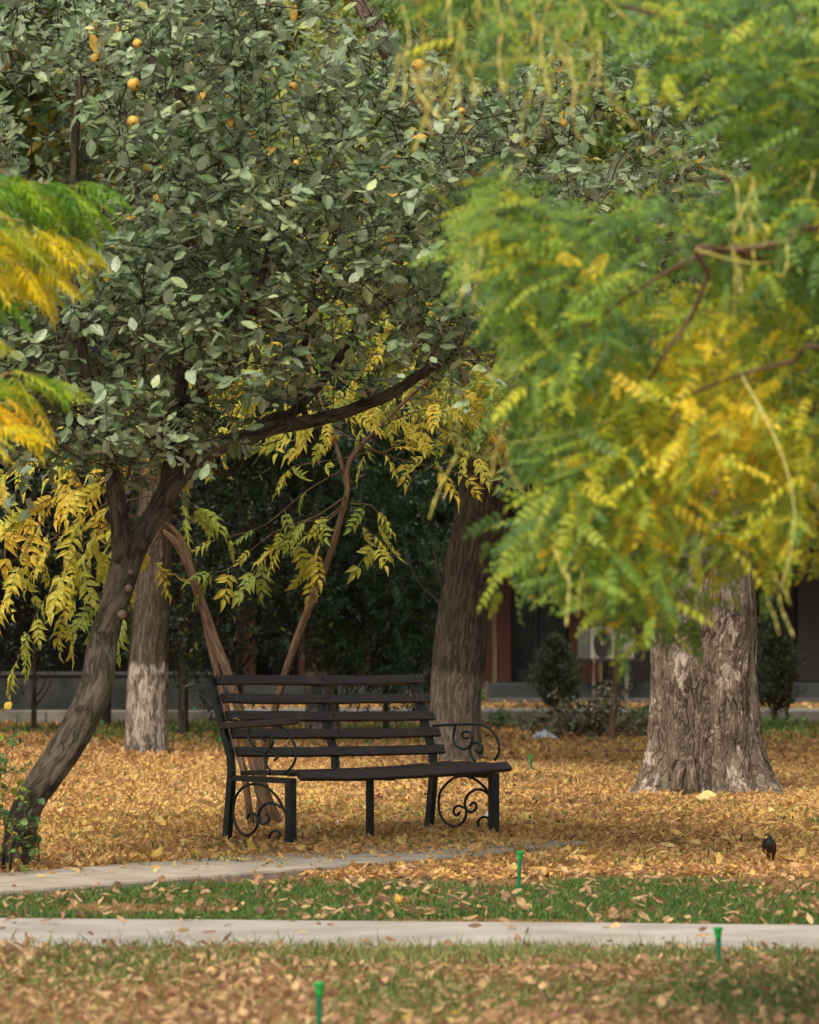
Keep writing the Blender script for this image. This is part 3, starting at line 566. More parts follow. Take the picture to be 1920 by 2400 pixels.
LEFT = [([(400, 1210), (250, 1270), (120, 1410), (50, 1560)], 15, (.1, .6)), ([(400, 1210), (220, 1330), (140, 1470)], 11, (.3, .7)), ([(420, 1150), (230, 1200), (90, 1290), (10, 1400)], 14, (.25, .85)),
        ([(420, 1120), (250, 1120), (100, 1180), (20, 1240)], 14, (.45, .95)), ([(430, 1080), (250, 1040), (100, 1060), (-20, 1130)], 14, (.3, .9)), ([(410, 1190), (310, 1270), (275, 1380)], 9, (.2, .6)),
        ([(430, 1100), (330, 1060), (200, 1080), (160, 1150)], 11, (.5, .9)), ([(400, 1230), (300, 1220), (190, 1300), (130, 1370)], 11, (.3, .8)), ([(440, 1060), (330, 960), (200, 960), (90, 1000)], 12, (.3, .8)),
        ([(440, 1050), (400, 960), (330, 900), (260, 900)], 10, (.4, .9)), ([(380, 1240), (350, 1280), (355, 1320)], 3, (.5, .8)), ([(330, 1400), (300, 1440), (290, 1450)], 2, (.1, .3)), ([(400, 1150), (440, 1180), (450, 1190)], 3, (.1, .4)), ([(120, 1180), (60, 1280), (50, 1330)], 5, (.4, .8)), ([(250, 1180), (160, 1230), (80, 1330)], 8, (.4, .8)), ([(300, 1250), (230, 1380), (200, 1440)], 8, (.1, .5))]
for pts, n, r_ in LEFT:
    for rep in range(2 if pts[-1][1] < 1300 else 1): spray(lb, tw, [(a+rng.uniform(-14, 14)*(k > 0), c+rng.uniform(-14, 14)*(k > 0)) for k, (a, c) in enumerate(pts)], DY, int(n*.75), .225, r_, off=rng.uniform(-.5, .8))
MID = [([(822, 1090), (720, 1150), (620, 1230), (510, 1265)], 5, (.0, .4)), ([(815, 1160), (740, 1210), (640, 1250), (540, 1330), (500, 1340)], 7, (.1, .6)), ([(815, 1180), (730, 1250), (640, 1290), (590, 1350)], 7, (.1, .6)), ([(800, 1220), (740, 1290), (730, 1350)], 5, (.2, .8)),
       ([(820, 1180), (870, 1185), (890, 1215)], 4, (.15, .7)), ([(810, 1215), (860, 1240), (885, 1280)], 3, (.2, .6)), ([(815, 1170), (770, 1210), (700, 1230), (660, 1280)], 6, (.1, .6)),
       ([(850, 1050), (950, 1080), (1080, 1110), (1190, 1130)], 5, (.2, .8)), ([(900, 990), (1000, 960), (1100, 950), (1180, 960)], 9, (.2, .7)), ([(960, 930), (1060, 950), (1150, 1010)], 8, (.3, .9)),
       ([(850, 1040), (760, 1000), (650, 1010)], 8, (.3, .9)), ([(880, 1000), (800, 930), (700, 870), (640, 800)], 10, (.4, .9)), ([(880, 1000), (860, 1060), (700, 1090), (680, 1100)], 5, (.3, .9)), ([(960, 930), (990, 980), (1080, 1020), (1120, 1080)], 8, (.3, .7)), ([(1060, 830), (1140, 860), (1230, 930), (1290, 960)], 7, (.5, 1.)),
       ([(850, 1040), (900, 1060), (960, 1030), (1010, 1070)], 6, (.4, .9)), ([(720, 860), (600, 900), (560, 960)], 8, (.4, .8))]
for pts, n, r_ in MID: spray(lb, tw, pts, DY+.4, max(3, int(n*.85)), .2, r_)
tips, px_ = sample([(560, 520), (1120, 560), (1230, 800), (1180, 960), (1000, 960), (700, 1000), (380, 1080), (300, 900), (560, 800)], 200, DY-.6, DY+2.2, gap=.3)
nn, rr = nodes_of(YS, 5); dirs = grow(tw, nn, rr, tips, rmin=.002, k=.25); X = norm(dirs+rng.normal(size=dirs.shape)*.5+[0, 0, -.6])
for q in range(3):
    for k in range(5):
        s = rng.random(len(tips)) < .25; scatter(lb, CT[k], tips[s]+rng.normal(size=(s.sum(), 3))*.08, X[s]+rng.normal(size=(s.sum(), 3))*.4, np.array([0, -.4, .8])+rng.normal(size=(s.sum(), 3))*.4, .18*rng.uniform(.7, 1.1, s.sum()), rnd=rng.uniform(.0, .8, s.sum()))
tw.build('branches', bk_brown, yt); lb.build('crown', lf_young, yt)

# ---------------------------------------------------------------- the three standing trunks
def crown_far(mb, tw, nodes, rads, c, r3, n, nl, tm, sl, rnd=(0, 1), zmin=None, length=.5, shell=.45, jitz=.8, rj=.12, up=.1):
    d = rdir(n); q = (shell+(1-shell)*rng.random(n)**.5)[:, None]; t = np.array(c)+d*q*np.array(r3); t += rng.normal(size=t.shape)*.12*np.array(r3)*(fbm(t*.8, 2)-.5)[:, None]*3
    if zmin is not None: t = t[t[:, 2] > zmin]
    keep = vn(t*.55+3) > .34; t = t[keep]
    dr = grow(tw, nodes, rads, t, rmin=.006, k=1, step=.5, sag=.02, seg=3); shoots(mb, None, t, dr, nl, tm, sl, rnd=rng.uniform(*rnd, len(t)), rj=rj, length=length, jitz=jitz, up=up)
TS = T_small(.5)
# whitewashed tree
wb = G(344, 1772); DW = float(wb[1])
ww = thing('whitewashed_tree', wb, 'straight furrowed trunk with flaking white limewash on its lower part, left of the bench', 'tree')
tb = MB(); pts = [wb+[0, 0, -.1], wb+[0, 0, .0], P(344, 1745, DW), P(345, 1680, DW), P(348, 1600, DW), P(352, 1520, DW), P(355, 1440, DW), P(359, 1350, DW), P(365, 1200, DW), P(372, 900, DW), P(380, 500, DW), P(390, 100, DW), P(400, -300, DW), P(420, -800, DW)]
rad = np.array([58, 55, 52, 50, 48, 45, 44, 42, 41, 38, 34, 28, 22, 10])/F*DW
tb.tube(pts, rad, 64, disp=ridges(.011, 7, .28, .012, seed=4), sub=14, off=-.1)
lim = [([P(385, 300, DW), P(200, 100, DW-.4), P(0, -300, DW-1)], [.12, .09, .04]), ([P(390, 100, DW), P(560, -150, DW+.4), P(800, -500, DW+1)], [.11, .08, .04]), ([P(398, -200, DW), P(380, -450, DW-1.4), P(350, -700, DW-2.4)], [.09, .06, .03])]
for p_, r_ in lim: tb.tube(p_, r_, 12, sub=6)
tb.build('trunk', bk_white, ww, smooth=True)
nn, rr = nodes_of(lim+[(pts[10:], rad[10:])]); tw = MB(); lb = MB()
crown_far(lb, tw, nn, rr, [wb[0]-.3, DW, 8.6], [3.4, 4.5, 2.4], 1900, 9, TS, .24, zmin=4.8); tw.build('branches', bk_white, ww); lb.build('crown', lf_crown, ww)
# furrowed tree right behind the bench
cb = G(1068, 1792); DC = float(cb[1])
ct = thing('furrowed_tree', cb, 'dark furrowed trunk leaning right just behind the right end of the bench', 'tree')
tb = MB(); pts = [cb+[0, 0, -.1], cb+[0, 0, 0], P(1068, 1770, DC), P(1068, 1700, DC), P(1070, 1620, DC), P(1078, 1540, DC), P(1083, 1470, DC), P(1092, 1390, DC), P(1108, 1290, DC), P(1128, 1190, DC), P(1150, 1080, DC), P(1165, 950, DC), P(1190, 800, DC), P(1215, 500, DC+.3), P(1230, 100, DC+.5), P(1240, -500, DC+.8)]
rad = np.array([86, 76, 66, 60, 60, 64, 62, 58, 58, 60, 58, 54, 50, 44, 34, 14])/F*DC
tb.tube(pts, rad, 72, disp=ridges(.014, 7, .26, .016, seed=9), sub=14, off=-.1)
lim = [([P(1190, 800, DC), P(1050, 560, DC-1), P(900, 300, DC-1.6), P(760, 50, DC-2)], [.15, .10, .07, .04]), ([P(1200, 650, DC+.2), P(1400, 400, DC-.6), P(1560, 150, DC-1)], [.13, .09, .04]), ([P(1228, 200, DC+.5), P(1120, 0, DC-1.4), P(1060, -200, DC-2.6)], [.10, .07, .04]), ([P(1165, 980, DC), P(1080, 900, DC-1), P(1020, 880, DC-1.4)], [.05, .035, .02])]
for p_, r_ in lim: tb.tube(p_, r_, 12, sub=6)
tb.build('trunk', bk_mid, ct, smooth=True)
b = MB(); b.tube([P(955, 1310, DC), P(985, 1370, DC), P(1020, 1400, DC), P(1045, 1440, DC), P(1080, 1480, DC)], np.array([2, 2.5, 3, 4, 5])/F*DC, 6, sub=3); b.tube([P(1015, 1285, DC-.1), P(1030, 1340, DC-.1), P(1045, 1400, DC)], np.array([3, 3, 5])/F*DC, 6, sub=3); b.build('dead_twig', bk_dim, ct)
nn, rr = nodes_of(lim+[(pts[12:], rad[12:])]); tw = MB(); lb = MB()
tips, px_ = sample([(820, -120), (1500, -120), (1600, 500), (1380, 1000), (1200, 1040), (1100, 980), (820, 760), (600, 500)], 1500, DC-4.5, DC+1, gap=.3, gs=.006)
dr = grow(tw, nn, rr, tips, rmin=.004, k=.5, step=.3)
C7 = [T_comp(2, .5, .5, 50, .3, .35, seed=20+k) for k in range(4)]
for k in range(4):
    for q in range(2):
        s = rng.random(len(tips)) < .85; m_ = s.sum(); base_r = .5*vn(tips[s]*1.1)+.5*rng.random(m_)
        scatter(lb, C7[k], tips[s]+rng.normal(size=(m_, 3))*.14, dr[s]+rng.normal(size=(m_, 3))*.7+[0, 0, -.5], np.array([0, -.5, .8])+rng.normal(size=(m_, 3))*.5, .23*rng.uniform(.7, 1.15, m_), rnd=base_r)
crown_far(lb, tw, nn, rr, [cb[0]+.6, DC+.8, 8.8], [3.4, 4.0, 2.2], 1300, 9, TS, .24, zmin=6.3)
tw.build('branches', bk_mid, ct); lb.build('crown', lf_autumn, ct)
# old tree on the right
ob = G(1650, 1866); DO = float(ob[1])
ot = thing('old_tree', ob, 'massive old tree with a flared buttressed trunk and peeling limewash patches on the right', 'tree')
def bigdisp(A, LL, rad, pts):
    z = LL-.2; fl = np.exp(-np.maximum(z, 0)/.33); fl2 = np.exp(-np.maximum(z, 0)/.75)
    lob = 0
    for a0, wd, am in ((1.9, .20, .13), (2.55, .14, .05), (3.1, .10, .09), (3.35, .08, .07), (3.75, .16, .10), (4.25, .14, .26), (4.75, .12, .2), (5.5, .25, .1), (.3, .3, .12), (1.2, .25, .12)):
        d = np.abs((A-a0+np.pi) % (2*np.pi)-np.pi); lob = lob+am*np.exp(-(d/wd)**2)
    cols = .014*np.sin(A*7+np.sin(LL*2)*.6)+.012*np.sin(A*13+LL*.7)
    burl = 0
    for a0, z0, r_, am in ((3.3, 1.28, .45, .05), (2.85, 1.45, .3, .035), (3.6, 1.05, .25, .02), (2.7, .95, .16, .03), (3.3, .55, .2, .03), (3.6, 1.5, .2, .05)):
        d = np.hypot(((A-a0+np.pi) % (2*np.pi)-np.pi)*.42, z-z0); burl = burl+am*np.exp(-(d/r_)**2)
    # seam left of centre, and the straight second stem at the right-hand side
    seam = -.05*np.exp(-(np.abs((A-4.35+np.pi) % (2*np.pi)-np.pi)/.07)**2)*sm((z-.2)/.3)-.018*np.exp(-(np.abs((A-2.85+.12*np.sin(z*4)+np.pi) % (2*np.pi)-np.pi)/.06)**2)*sm((1.3-z)/.4)
    p = np.stack([np.cos(A)*.42, np.sin(A)*.42, LL*.3], -1); wp = np.stack([fbm(p*5, 2), fbm(p*5+7, 2), fbm(p*5+3, 2)], -1)*.12
    n1 = fbm((p+wp)*9, 5)-.5; n2 = 1-np.abs(2*fbm((p+wp)*np.array([14, 14, 9]), 4)-1)
    pl = vn(p*np.array([22, 22, 14])+wp*30)
    k_ = np.clip(rad/.42, 0, 1)**1.5
    return k_*0+k_*(lob*fl+cols*(.5+fl2)+burl+seam+.05*n1-.028*(n2-.6)+.006*np.floor(pl*3))
pts = [ob+[0, .1, -.2], ob+[0, .1, 0], ob+[0, .1, .1], ob+[0, .1, .22], ob+[0, .1, .4], ob+[0, .1, .7], ob+[-.01, .1, 1.0], ob+[-.0, .1, 1.4], ob+[0, .1, 1.9], ob+[.05, .15, 2.6], ob+[.1, .2, 3.4], ob+[.2, .2, 4.4], ob+[.3, .3, 6], ob+[.5, .4, 8]]
rad = [.50, .49, .46, .44, .43, .42, .405, .40, .39, .36, .33, .27, .18, .08]
p2, r2 = smooth(np.array(pts), np.array(rad), 6); d_ = np.concatenate([[0], np.cumsum(np.linalg.norm(np.diff(p2, axis=0), axis=1))]); zz = np.concatenate([np.arange(0, 2.7, .0085), np.arange(2.7, d_[-1], .06)])
p3 = np.stack([np.interp(zz, d_, p2[:, k]) for k in range(3)], -1); r3 = np.interp(zz, d_, r2)
tb = MB(); tb.tube(p3, r3, 380, disp=bigdisp)
lim = [([ob+[.1, .2, 3.0], ob+[-.9, -.3, 4.0], ob+[-2.2, -.8, 5.4], ob+[-3.2, -1, 7.]], [.2, .15, .1, .05]), ([ob+[.15, .2, 3.3], ob+[1.2, 0, 4.4], ob+[2.6, -.4, 6]], [.2, .14, .06]), ([ob+[.2, .25, 4.2], ob+[0, -1.2, 5.6], ob+[-.4, -2.4, 7.2]], [.18, .12, .05])]
for p_, r_ in lim: tb.tube(p_, r_, 14, sub=6, disp=ridges(.01, 6, 1))
tb.build('trunk', bk_big, ot, smooth=True)
b = MB()   # two smooth root stubs at the front
for px, dx in ((1592, -6), (1622, 2)):
    b.tube([P(px+dx, 1885, DO-.50), P(px+dx, 1850, DO-.52), P(px, 1812, DO-.49), P(px+10 if dx < 0 else px-4, 1785, DO-.40), P(px+8, 1770, DO-.3)], np.array([15, 14, 13, 12, 8])/F*DO, 16, sub=6, disp=ridges(.004, 8, 1.5))
b.build('root', barkmat('root_bark', (.05, .034, .024), (.22, .155, .11), scale=14, vs=.5, bump=.4, bd=.01), ot, smooth=True)
b = MB()
for o_, x in enumerate((1754, 1758, 1762)):
    b.tube([P(x-12+o_*2, 1000, DO-.1), P(x-6, 1300, DO-.12), P(x+1, 1480, DO-.1), P(x+6, 1620, DO-.1), P(x+9, 1690, DO-.08)], .004, 5, sub=5)
b.build('climbing_stem', M('pale_stem', (.26, .20, .15), .8), ot)
nn, rr = nodes_of(lim+[(pts[10:], rad[10:])]); tw = MB(); lb = MB()
crown_far(lb, tw, nn, rr, [ob[0]+.2, DO+.3, 6.6], [3.0, 2.4, 2.6], 900, 10, TS, .15, zmin=2.6, rnd=(.2, 1)); tw.build('branches', bk_dim, ot); lb.build('crown', lf_crown, ot)
# ---------------------------------------------------------------- dark evergreens behind
def ever(px, D, ztop, rx, n, label, name='evergreen_shrub', cat='shrub', mat=None, z0=.4, trunk=.05, leaf=.10, group=None, comp=None, rnd=(0, .9), bark=None, lean=0, gapv=.36, ry=1.2, crz=None):
    base = np.array([(px-960)/F*D, D, 0.]); t = thing(name, base, label, cat, group); tb = MB(); cz = (ztop+z0)/2 if crz is None else crz[0]; rz = (ztop-z0)/2 if crz is None else crz[1]
    main = [base+[0, 0, -.1], base+[lean*.3, 0, cz*.4], base+[lean*.8, .1, cz], base+[lean, .1, ztop*.9]]; mr = [trunk*1.4, trunk*1.1, trunk*.8, trunk*.25]
    tb.tube(main, mr, 16, sub=8, disp=ridges(trunk*.12, 6, .6, trunk*.15))
    br = []
    for k in range(5):
        a = rng.uniform(0, 2*np.pi); s = base+np.array([lean*.5, 0, cz*rng.uniform(.25, .9)]); e = base+np.array([lean+math.cos(a)*rx*.6, math.sin(a)*ry*.6, cz+rz*rng.uniform(-.4, .6)]); br.append(([s, (s+e)/2+[0, 0, -.1], e], [trunk*.5, trunk*.35, trunk*.15]))
    for p_, r_ in br: tb.tube(p_, r_, 8, sub=5)
    tb.build('trunk', bark or bk_dim, t, smooth=True)
    nn, rr = nodes_of(br+[(main[1:], mr[1:])]); tw = MB(); lb = MB()
    d = rdir(n); q = (.3+.7*rng.random(n)**.5)[:, None]; tp = np.array([base[0]+lean, D, cz])+d*q*np.array([rx, ry, rz]); tp = tp[(tp[:, 2] > .15)]; tp = tp[vn(tp*1.3+px) > gapv]
    dr = grow(tw, nn, rr, tp, rmin=.004, k=.6, step=.35, seg=3)
    if comp:
        for k in range(4):
            for q in range(2):
                s = rng.random(len(tp)) < .5; m_ = s.sum(); scatter(lb, comp[k], tp[s]+rng.normal(size=(m_, 3))*.1, dr[s]*.6+rng.normal(size=(m_, 3))*.6+[0, 0, -.35], np.array([0, -.3, .9])+rng.normal(size=(m_, 3))*.4, leaf*rng.uniform(.7, 1.2, m_), rnd=rng.uniform(*rnd, m_))
    else: shoots(lb, tw, tp, dr, 8, T_small(.42), leaf, rnd=rng.uniform(*rnd, len(tp)), length=.3, jitz=.8, up=-.1, droop=1.2)
    tw.build('branches', bk_dim, t); lb.build('crown', mat or lf_ever, t); return t
CE = [T_comp(6, .26, .34, 60, .3, .15, seed=40+k) for k in range(4)]
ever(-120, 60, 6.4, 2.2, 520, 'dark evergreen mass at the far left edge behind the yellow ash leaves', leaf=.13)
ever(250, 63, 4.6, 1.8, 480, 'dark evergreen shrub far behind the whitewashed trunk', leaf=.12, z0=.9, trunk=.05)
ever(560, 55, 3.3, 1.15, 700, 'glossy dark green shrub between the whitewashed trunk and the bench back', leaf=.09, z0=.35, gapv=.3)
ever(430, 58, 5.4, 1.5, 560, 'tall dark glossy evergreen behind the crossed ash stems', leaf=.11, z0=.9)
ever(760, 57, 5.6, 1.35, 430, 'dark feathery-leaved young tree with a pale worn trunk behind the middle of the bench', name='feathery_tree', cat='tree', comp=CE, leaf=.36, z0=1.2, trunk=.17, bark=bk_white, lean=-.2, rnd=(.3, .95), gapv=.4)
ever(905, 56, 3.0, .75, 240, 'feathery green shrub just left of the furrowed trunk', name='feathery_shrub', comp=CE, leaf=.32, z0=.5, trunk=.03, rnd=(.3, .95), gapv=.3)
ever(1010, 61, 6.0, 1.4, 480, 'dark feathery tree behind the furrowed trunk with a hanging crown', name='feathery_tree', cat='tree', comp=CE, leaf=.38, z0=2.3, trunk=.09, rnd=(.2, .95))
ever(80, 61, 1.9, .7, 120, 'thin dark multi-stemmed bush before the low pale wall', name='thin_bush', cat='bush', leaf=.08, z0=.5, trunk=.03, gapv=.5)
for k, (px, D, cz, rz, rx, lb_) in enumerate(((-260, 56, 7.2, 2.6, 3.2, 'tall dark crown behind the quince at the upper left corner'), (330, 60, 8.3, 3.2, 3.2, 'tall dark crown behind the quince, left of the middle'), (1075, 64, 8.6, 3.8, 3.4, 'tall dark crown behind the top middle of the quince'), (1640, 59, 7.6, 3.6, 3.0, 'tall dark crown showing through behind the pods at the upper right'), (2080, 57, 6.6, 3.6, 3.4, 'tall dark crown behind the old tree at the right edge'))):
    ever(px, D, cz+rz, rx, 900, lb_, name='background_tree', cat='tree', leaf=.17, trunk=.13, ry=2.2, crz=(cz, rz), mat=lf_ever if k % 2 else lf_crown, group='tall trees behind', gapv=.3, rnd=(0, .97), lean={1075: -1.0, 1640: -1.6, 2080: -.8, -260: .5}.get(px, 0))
# young conifers
lf_con = leafmat('conifer_leaf', [(0, (.035, .055, .025)), (.7, (.08, .11, .05)), (1, (.14, .16, .08))], rough=.6, trans=.1, vein=0)
def conifer(px, py, htop, wpx, label, cut=0):
    base = G(px, py); D = base[1]; t = thing('young_conifer', base, label, 'conifer'); H = (py-htop)/F*D; W = wpx/F*D; tb = MB(); tb.tube([base+[0, 0, -.05], base+[.02, 0, H*.5], base+[-.01, 0, H*.95]], [.035, .022, .006], 8, sub=5); tb.build('trunk', bk_brown, t)
    lb = MB(); tw = MB(); N = 230
    for k in range(N):
        z = H*(.08+.86*rng.random()**.9); a = rng.uniform(0, 2*np.pi); f = np.interp(z/H, [0, .15, .4, .7, 1], [.7, .95, .85, .45, .06])*rng.uniform(.55, 1.15); e = base+np.array([math.cos(a)*W*.5*f, math.sin(a)*W*.5*f, z+W*.32*f]); s = base+np.array([0, 0, z*.85]); m_ = (s+e)/2+[0, 0, -.05]
        tw.tube([s, m_, e], [.005, .003, .0015], 3, cap=False); n = 16; u = rng.uniform(.35, 1.08, n)[:, None]; o = s*(1-u)+e*u+rng.normal(size=(n, 3))*.012; x = norm((e-s)[None]/np.linalg.norm(e-s)+rng.normal(size=(n, 3))*.45+[0, 0, .3]); scatter(lb, TS, o, x, rdir(n), rng.uniform(.07, .15, n), sw=.05, rnd=np.clip(.5+rng.normal(size=n)*.25, 0, 1))
    tw.build('branches', bk_brown, t); lb.build('foliage', lf_con, t); return t
conifer(1300, 1690, 1490, 140, 'small grey green conifer in front of the air conditioner')
conifer(1815, 1705, 1400, 130, 'taller slim conifer behind the right side of the old tree')
# dead bare shrub
def bare(px, py, top, label, spread=110):
    base = G(px, py); D = base[1]; t = thing('bare_shrub', base, label, 'shrub'); b = MB(); H = (py-top)/F*D
    main = [base+[0, 0, -.05], base+[.05, 0, H*.3], base+[.08, 0, H*.6], base+[.16, 0, H]]; b.tube(main, [.05, .04, .025, .006], 10, sub=6, disp=ridges(.004, 8, 1)); nn, rr = nodes_of([(main[1:], [.04, .025, .006])])
    N = 230; z = rng.uniform(.25, 1.1, N)*H; W = spread/F*D*np.interp(z/H, [.25, .5, .8, 1.1], [.35, .6, .4, .15]); a = rng.uniform(0, 2*np.pi, N); tp = np.stack([base[0]+.08+np.cos(a)*W*rng.random(N)**.5, D+np.sin(a)*W, base[2]+z], -1); b2 = MB(); grow(b2, nn, rr, tp, rmin=.0025, k=.5, step=.12, seg=4, sag=-.05)
    b.build('trunk', bk_brown, t, smooth=True); b2.build('twigs', M('twig_brown', (.12, .065, .04), .9, col2=(.18, .10, .06), nscale=20), t); return t
bare(1432, 1738, 1330, 'bare brown twiggy shrub standing just left of the old tree', 130)
# stakes
for px0, py0, px1, py1, lab in ((1135, 1690, 1142, 1598, 'short thin wooden stake beside the furrowed trunk'), (1393, 1695, 1392, 1545, 'thin wooden stake behind the little conifer'), (1833, 1705, 1868, 1560, 'leaning reddish stake by the slim conifer at right')):
    base = G(px0, py0); D = base[1]; t = thing('wooden_stake', base, lab, 'stake'); b = MB(); b.tube([base+[0, 0, -.1], (base+P(px1, py1, D))/2+[.01, 0, 0], P(px1, py1, D)], [.024, .02, .016], 8, sub=5, disp=ridges(.003, 10, 1)); b.build('shaft', M('stake_wood', (.20, .10, .055), .9, col2=(.28, .16, .09), nscale=20), t, smooth=True)
    b = MB(); e = P(px1, py1, D); b.tube([e, e+[0, 0, .006]], [.017, .015], 8); b.build('cut_end', M('cut_wood', (.36, .24, .14), .9), t)
# heap of cut branches with drying leaves
hb = G(1400, 1735); hp_ = thing('brush_pile', hb, 'low heap of cut branches with drying leaves beside the white plastic bag', 'brush pile'); DH = hb[1]; tb = MB(); lb = MB(); m_dry = leafmat('drying_leaf', [(0, (.06, .08, .04)), (.6, (.12, .14, .075)), (1, (.24, .20, .12))], under=(.2, .21, .15), trans=.15)
tp = []; 
for k in range(46):
    px = rng.uniform(1240, 1520); h = 95*math.exp(-((px-1385)/95)**2)+22; s = P(px, 1728, DH+rng.uniform(-.5, .9)); s[2] = .03+rng.random()*.1; e = s+np.array([rng.uniform(-.5, .5), rng.uniform(-.4, .4), h/F*DH*rng.uniform(.3, 1)]); tb.tube([s, (s+e)/2+[0, 0, .04], e], [.009, .007, .003], 5, sub=3)
    for u in np.linspace(.2, 1, 7): tp.append(s*(1-u)+e*u)
tb.tube([P(1240, 1678, DH), P(1330, 1690, DH), P(1420, 1712, DH)], [.006, .009, .011], 6, sub=3); tb.tube([P(1440, 1712, DH-.3), P(1530, 1718, DH-.3), P(1600, 1725, DH-.3)], [.013, .012, .008], 6, sub=3)
tp = np.array(tp); shoots(lb, tb, tp, rdir(len(tp)), 5, T_leaf(.6, .1, .3, .5), .085, rnd=rng.random(len(tp)), length=.14, jitz=1., up=0)
tb.build('branches', bk_brown, hp_); lb.build('dry_leaves', m_dry, hp_)

# ---------------------------------------------------------------- foreground boughs (blurred): pagoda tree right, feathery tree left
DF = 15.
CS = [T_comp(5, .215, .62, 62, .22, .14, seed=60+k) for k in range(6)]
def fbough(tb, pts, rad, D): p = [P(a, c, D+d) for a, c, d in pts]; tb.tube(p, np.array(rad)/F*D, 10, sub=7, disp=ridges(.002, 8, 1, .002)); return p
pt = thing('pagoda_tree', (2.35, DF+.3, 0), 'blurred near pagoda tree with green and yellow boughs and hanging pods, at right', 'tree')
tb = MB(); base = np.array([2.35, DF+.3, 0]); tr = [base+[0, 0, -.1], base+[0, 0, .6], base+[-.03, 0, 1.5], base+[-.06, 0, 2.4], base+[-.1, 0, 3.6], base+[-.1, .1, 5.0]]; tb.tube(tr, [.2, .16, .14, .13, .1, .03], 28, sub=8, disp=ridges(.012, 7, .6, .01))
def lim_(l, r_): 
    p = [base+np.array([-.05, 0, z0_]) if k == 0 else P(a, c, DF+d) for k, (a, c, d, z0_) in enumerate(l)]; tb.tube(p, np.array(r_)/F*DF, 10, sub=7, disp=ridges(.002, 8, 1, .002)); return (p, np.array(r_)/F*DF)
LB_ = [lim_([(0, 0, 0, 2.3), (1960, 548, -.9, 0), (1850, 568, -1.1, 0), (1760, 583, -1.15, 0), (1660, 592, -1.15, 0), (1560, 640, -1.1, 0), (1480, 690, -1.0, 0), (1380, 760, -.8, 0), (1300, 800, -.5, 0)], [14, 10, 9, 8, 7, 5, 4, 3, 2]),
       lim_([(0, 0, 0, 2.2), (1720, 590, -1.15, 0), (1660, 650, -1.2, 0), (1620, 740, -1.15, 0), (1540, 860, -1.1, 0), (1490, 960, -.8, 0), (1440, 1060, -.2, 0)], [8, 6, 6, 5, 4, 3, 2]),
       lim_([(0, 0, 0, 2.5), (1960, 470, .2, 0), (1800, 490, .2, 0), (1700, 530, .2, 0), (1560, 590, .2, 0), (1380, 600, .2, 0), (1220, 560, .2, 0)], [10, 7, 5, 4, 4, 3, 2]),
       lim_([(0, 0, 0, 1.7), (1980, 840, -1.1, 0), (1850, 850, -1.15, 0), (1700, 890, -1.15, 0), (1560, 950, -.8, 0), (1440, 1000, -.2, 0), (1300, 1060, -.2, 0)], [8, 5, 5, 4, 3, 3, 2]),
       lim_([(0, 0, 0, 1.8), (1990, 1060, .1, 0), (1850, 1010, .1, 0), (1780, 1100, .1, 0), (1760, 1200, .1, 0), (1640, 1330, .1, 0)], [6, 4, 4, 3, 2, 2]),
       lim_([(0, 0, 0, 1.55), (2010, 1160, .1, 0), (1900, 1225, .1, 0), (1700, 1300, .1, 0), (1600, 1430, .1, 0), (1500, 1480, .1, 0)], [5, 4, 3, 3, 3, 2]),
       lim_([(0, 0, 0, 3.0), (1980, 200, -.2, 0), (1850, 120, -.2, 0), (1650, 60, -.2, 0), (1400, 0, -.2, 0), (1150, -60, -.2, 0), (950, -80, -.2, 0)], [12, 8, 6, 5, 4, 4, 3]),
       lim_([(0, 0, 0, 2.8), (1960, 330, .1, 0), (1800, 200, .1, 0), (1720, 120, .1, 0), (1680, -40, .1, 0)], [8, 6, 4, 3, 2]),
       lim_([(0, 0, 0, 2.0), (1980, 700, .3, 0), (1840, 760, .3, 0), (1700, 1000, .3, 0), (1560, 1180, .3, 0), (1420, 1280, .3, 0)], [7, 5, 4, 3, 2, 2])]
tb.build('trunk', bk_brown, pt, smooth=True)
nn, rr = nodes_of(LB_, 8)
def yel(px, py):
    y = 0
    for cx, cy, r_, a in ((1720, 860, 190, .62), (1640, 1000, 190, .6), (1800, 1130, 170, .55), (1500, 1180, 120, .45), (1530, 1330, 80, .6), (1590, 940, 120, .4), (1880, 1270, 90, .7), (1420, 990, 90, .35), (1330, 1170, 60, .5), (1300, 840, 70, .4), (1740, 80, 60, .6), (1560, 1060, 120, .4), (1640, 760, 120, .35), (1880, 980, 110, .35)): y = y+a*np.exp(-(((px-cx)/r_)**2+((py-cy)/r_)**2))
    return y
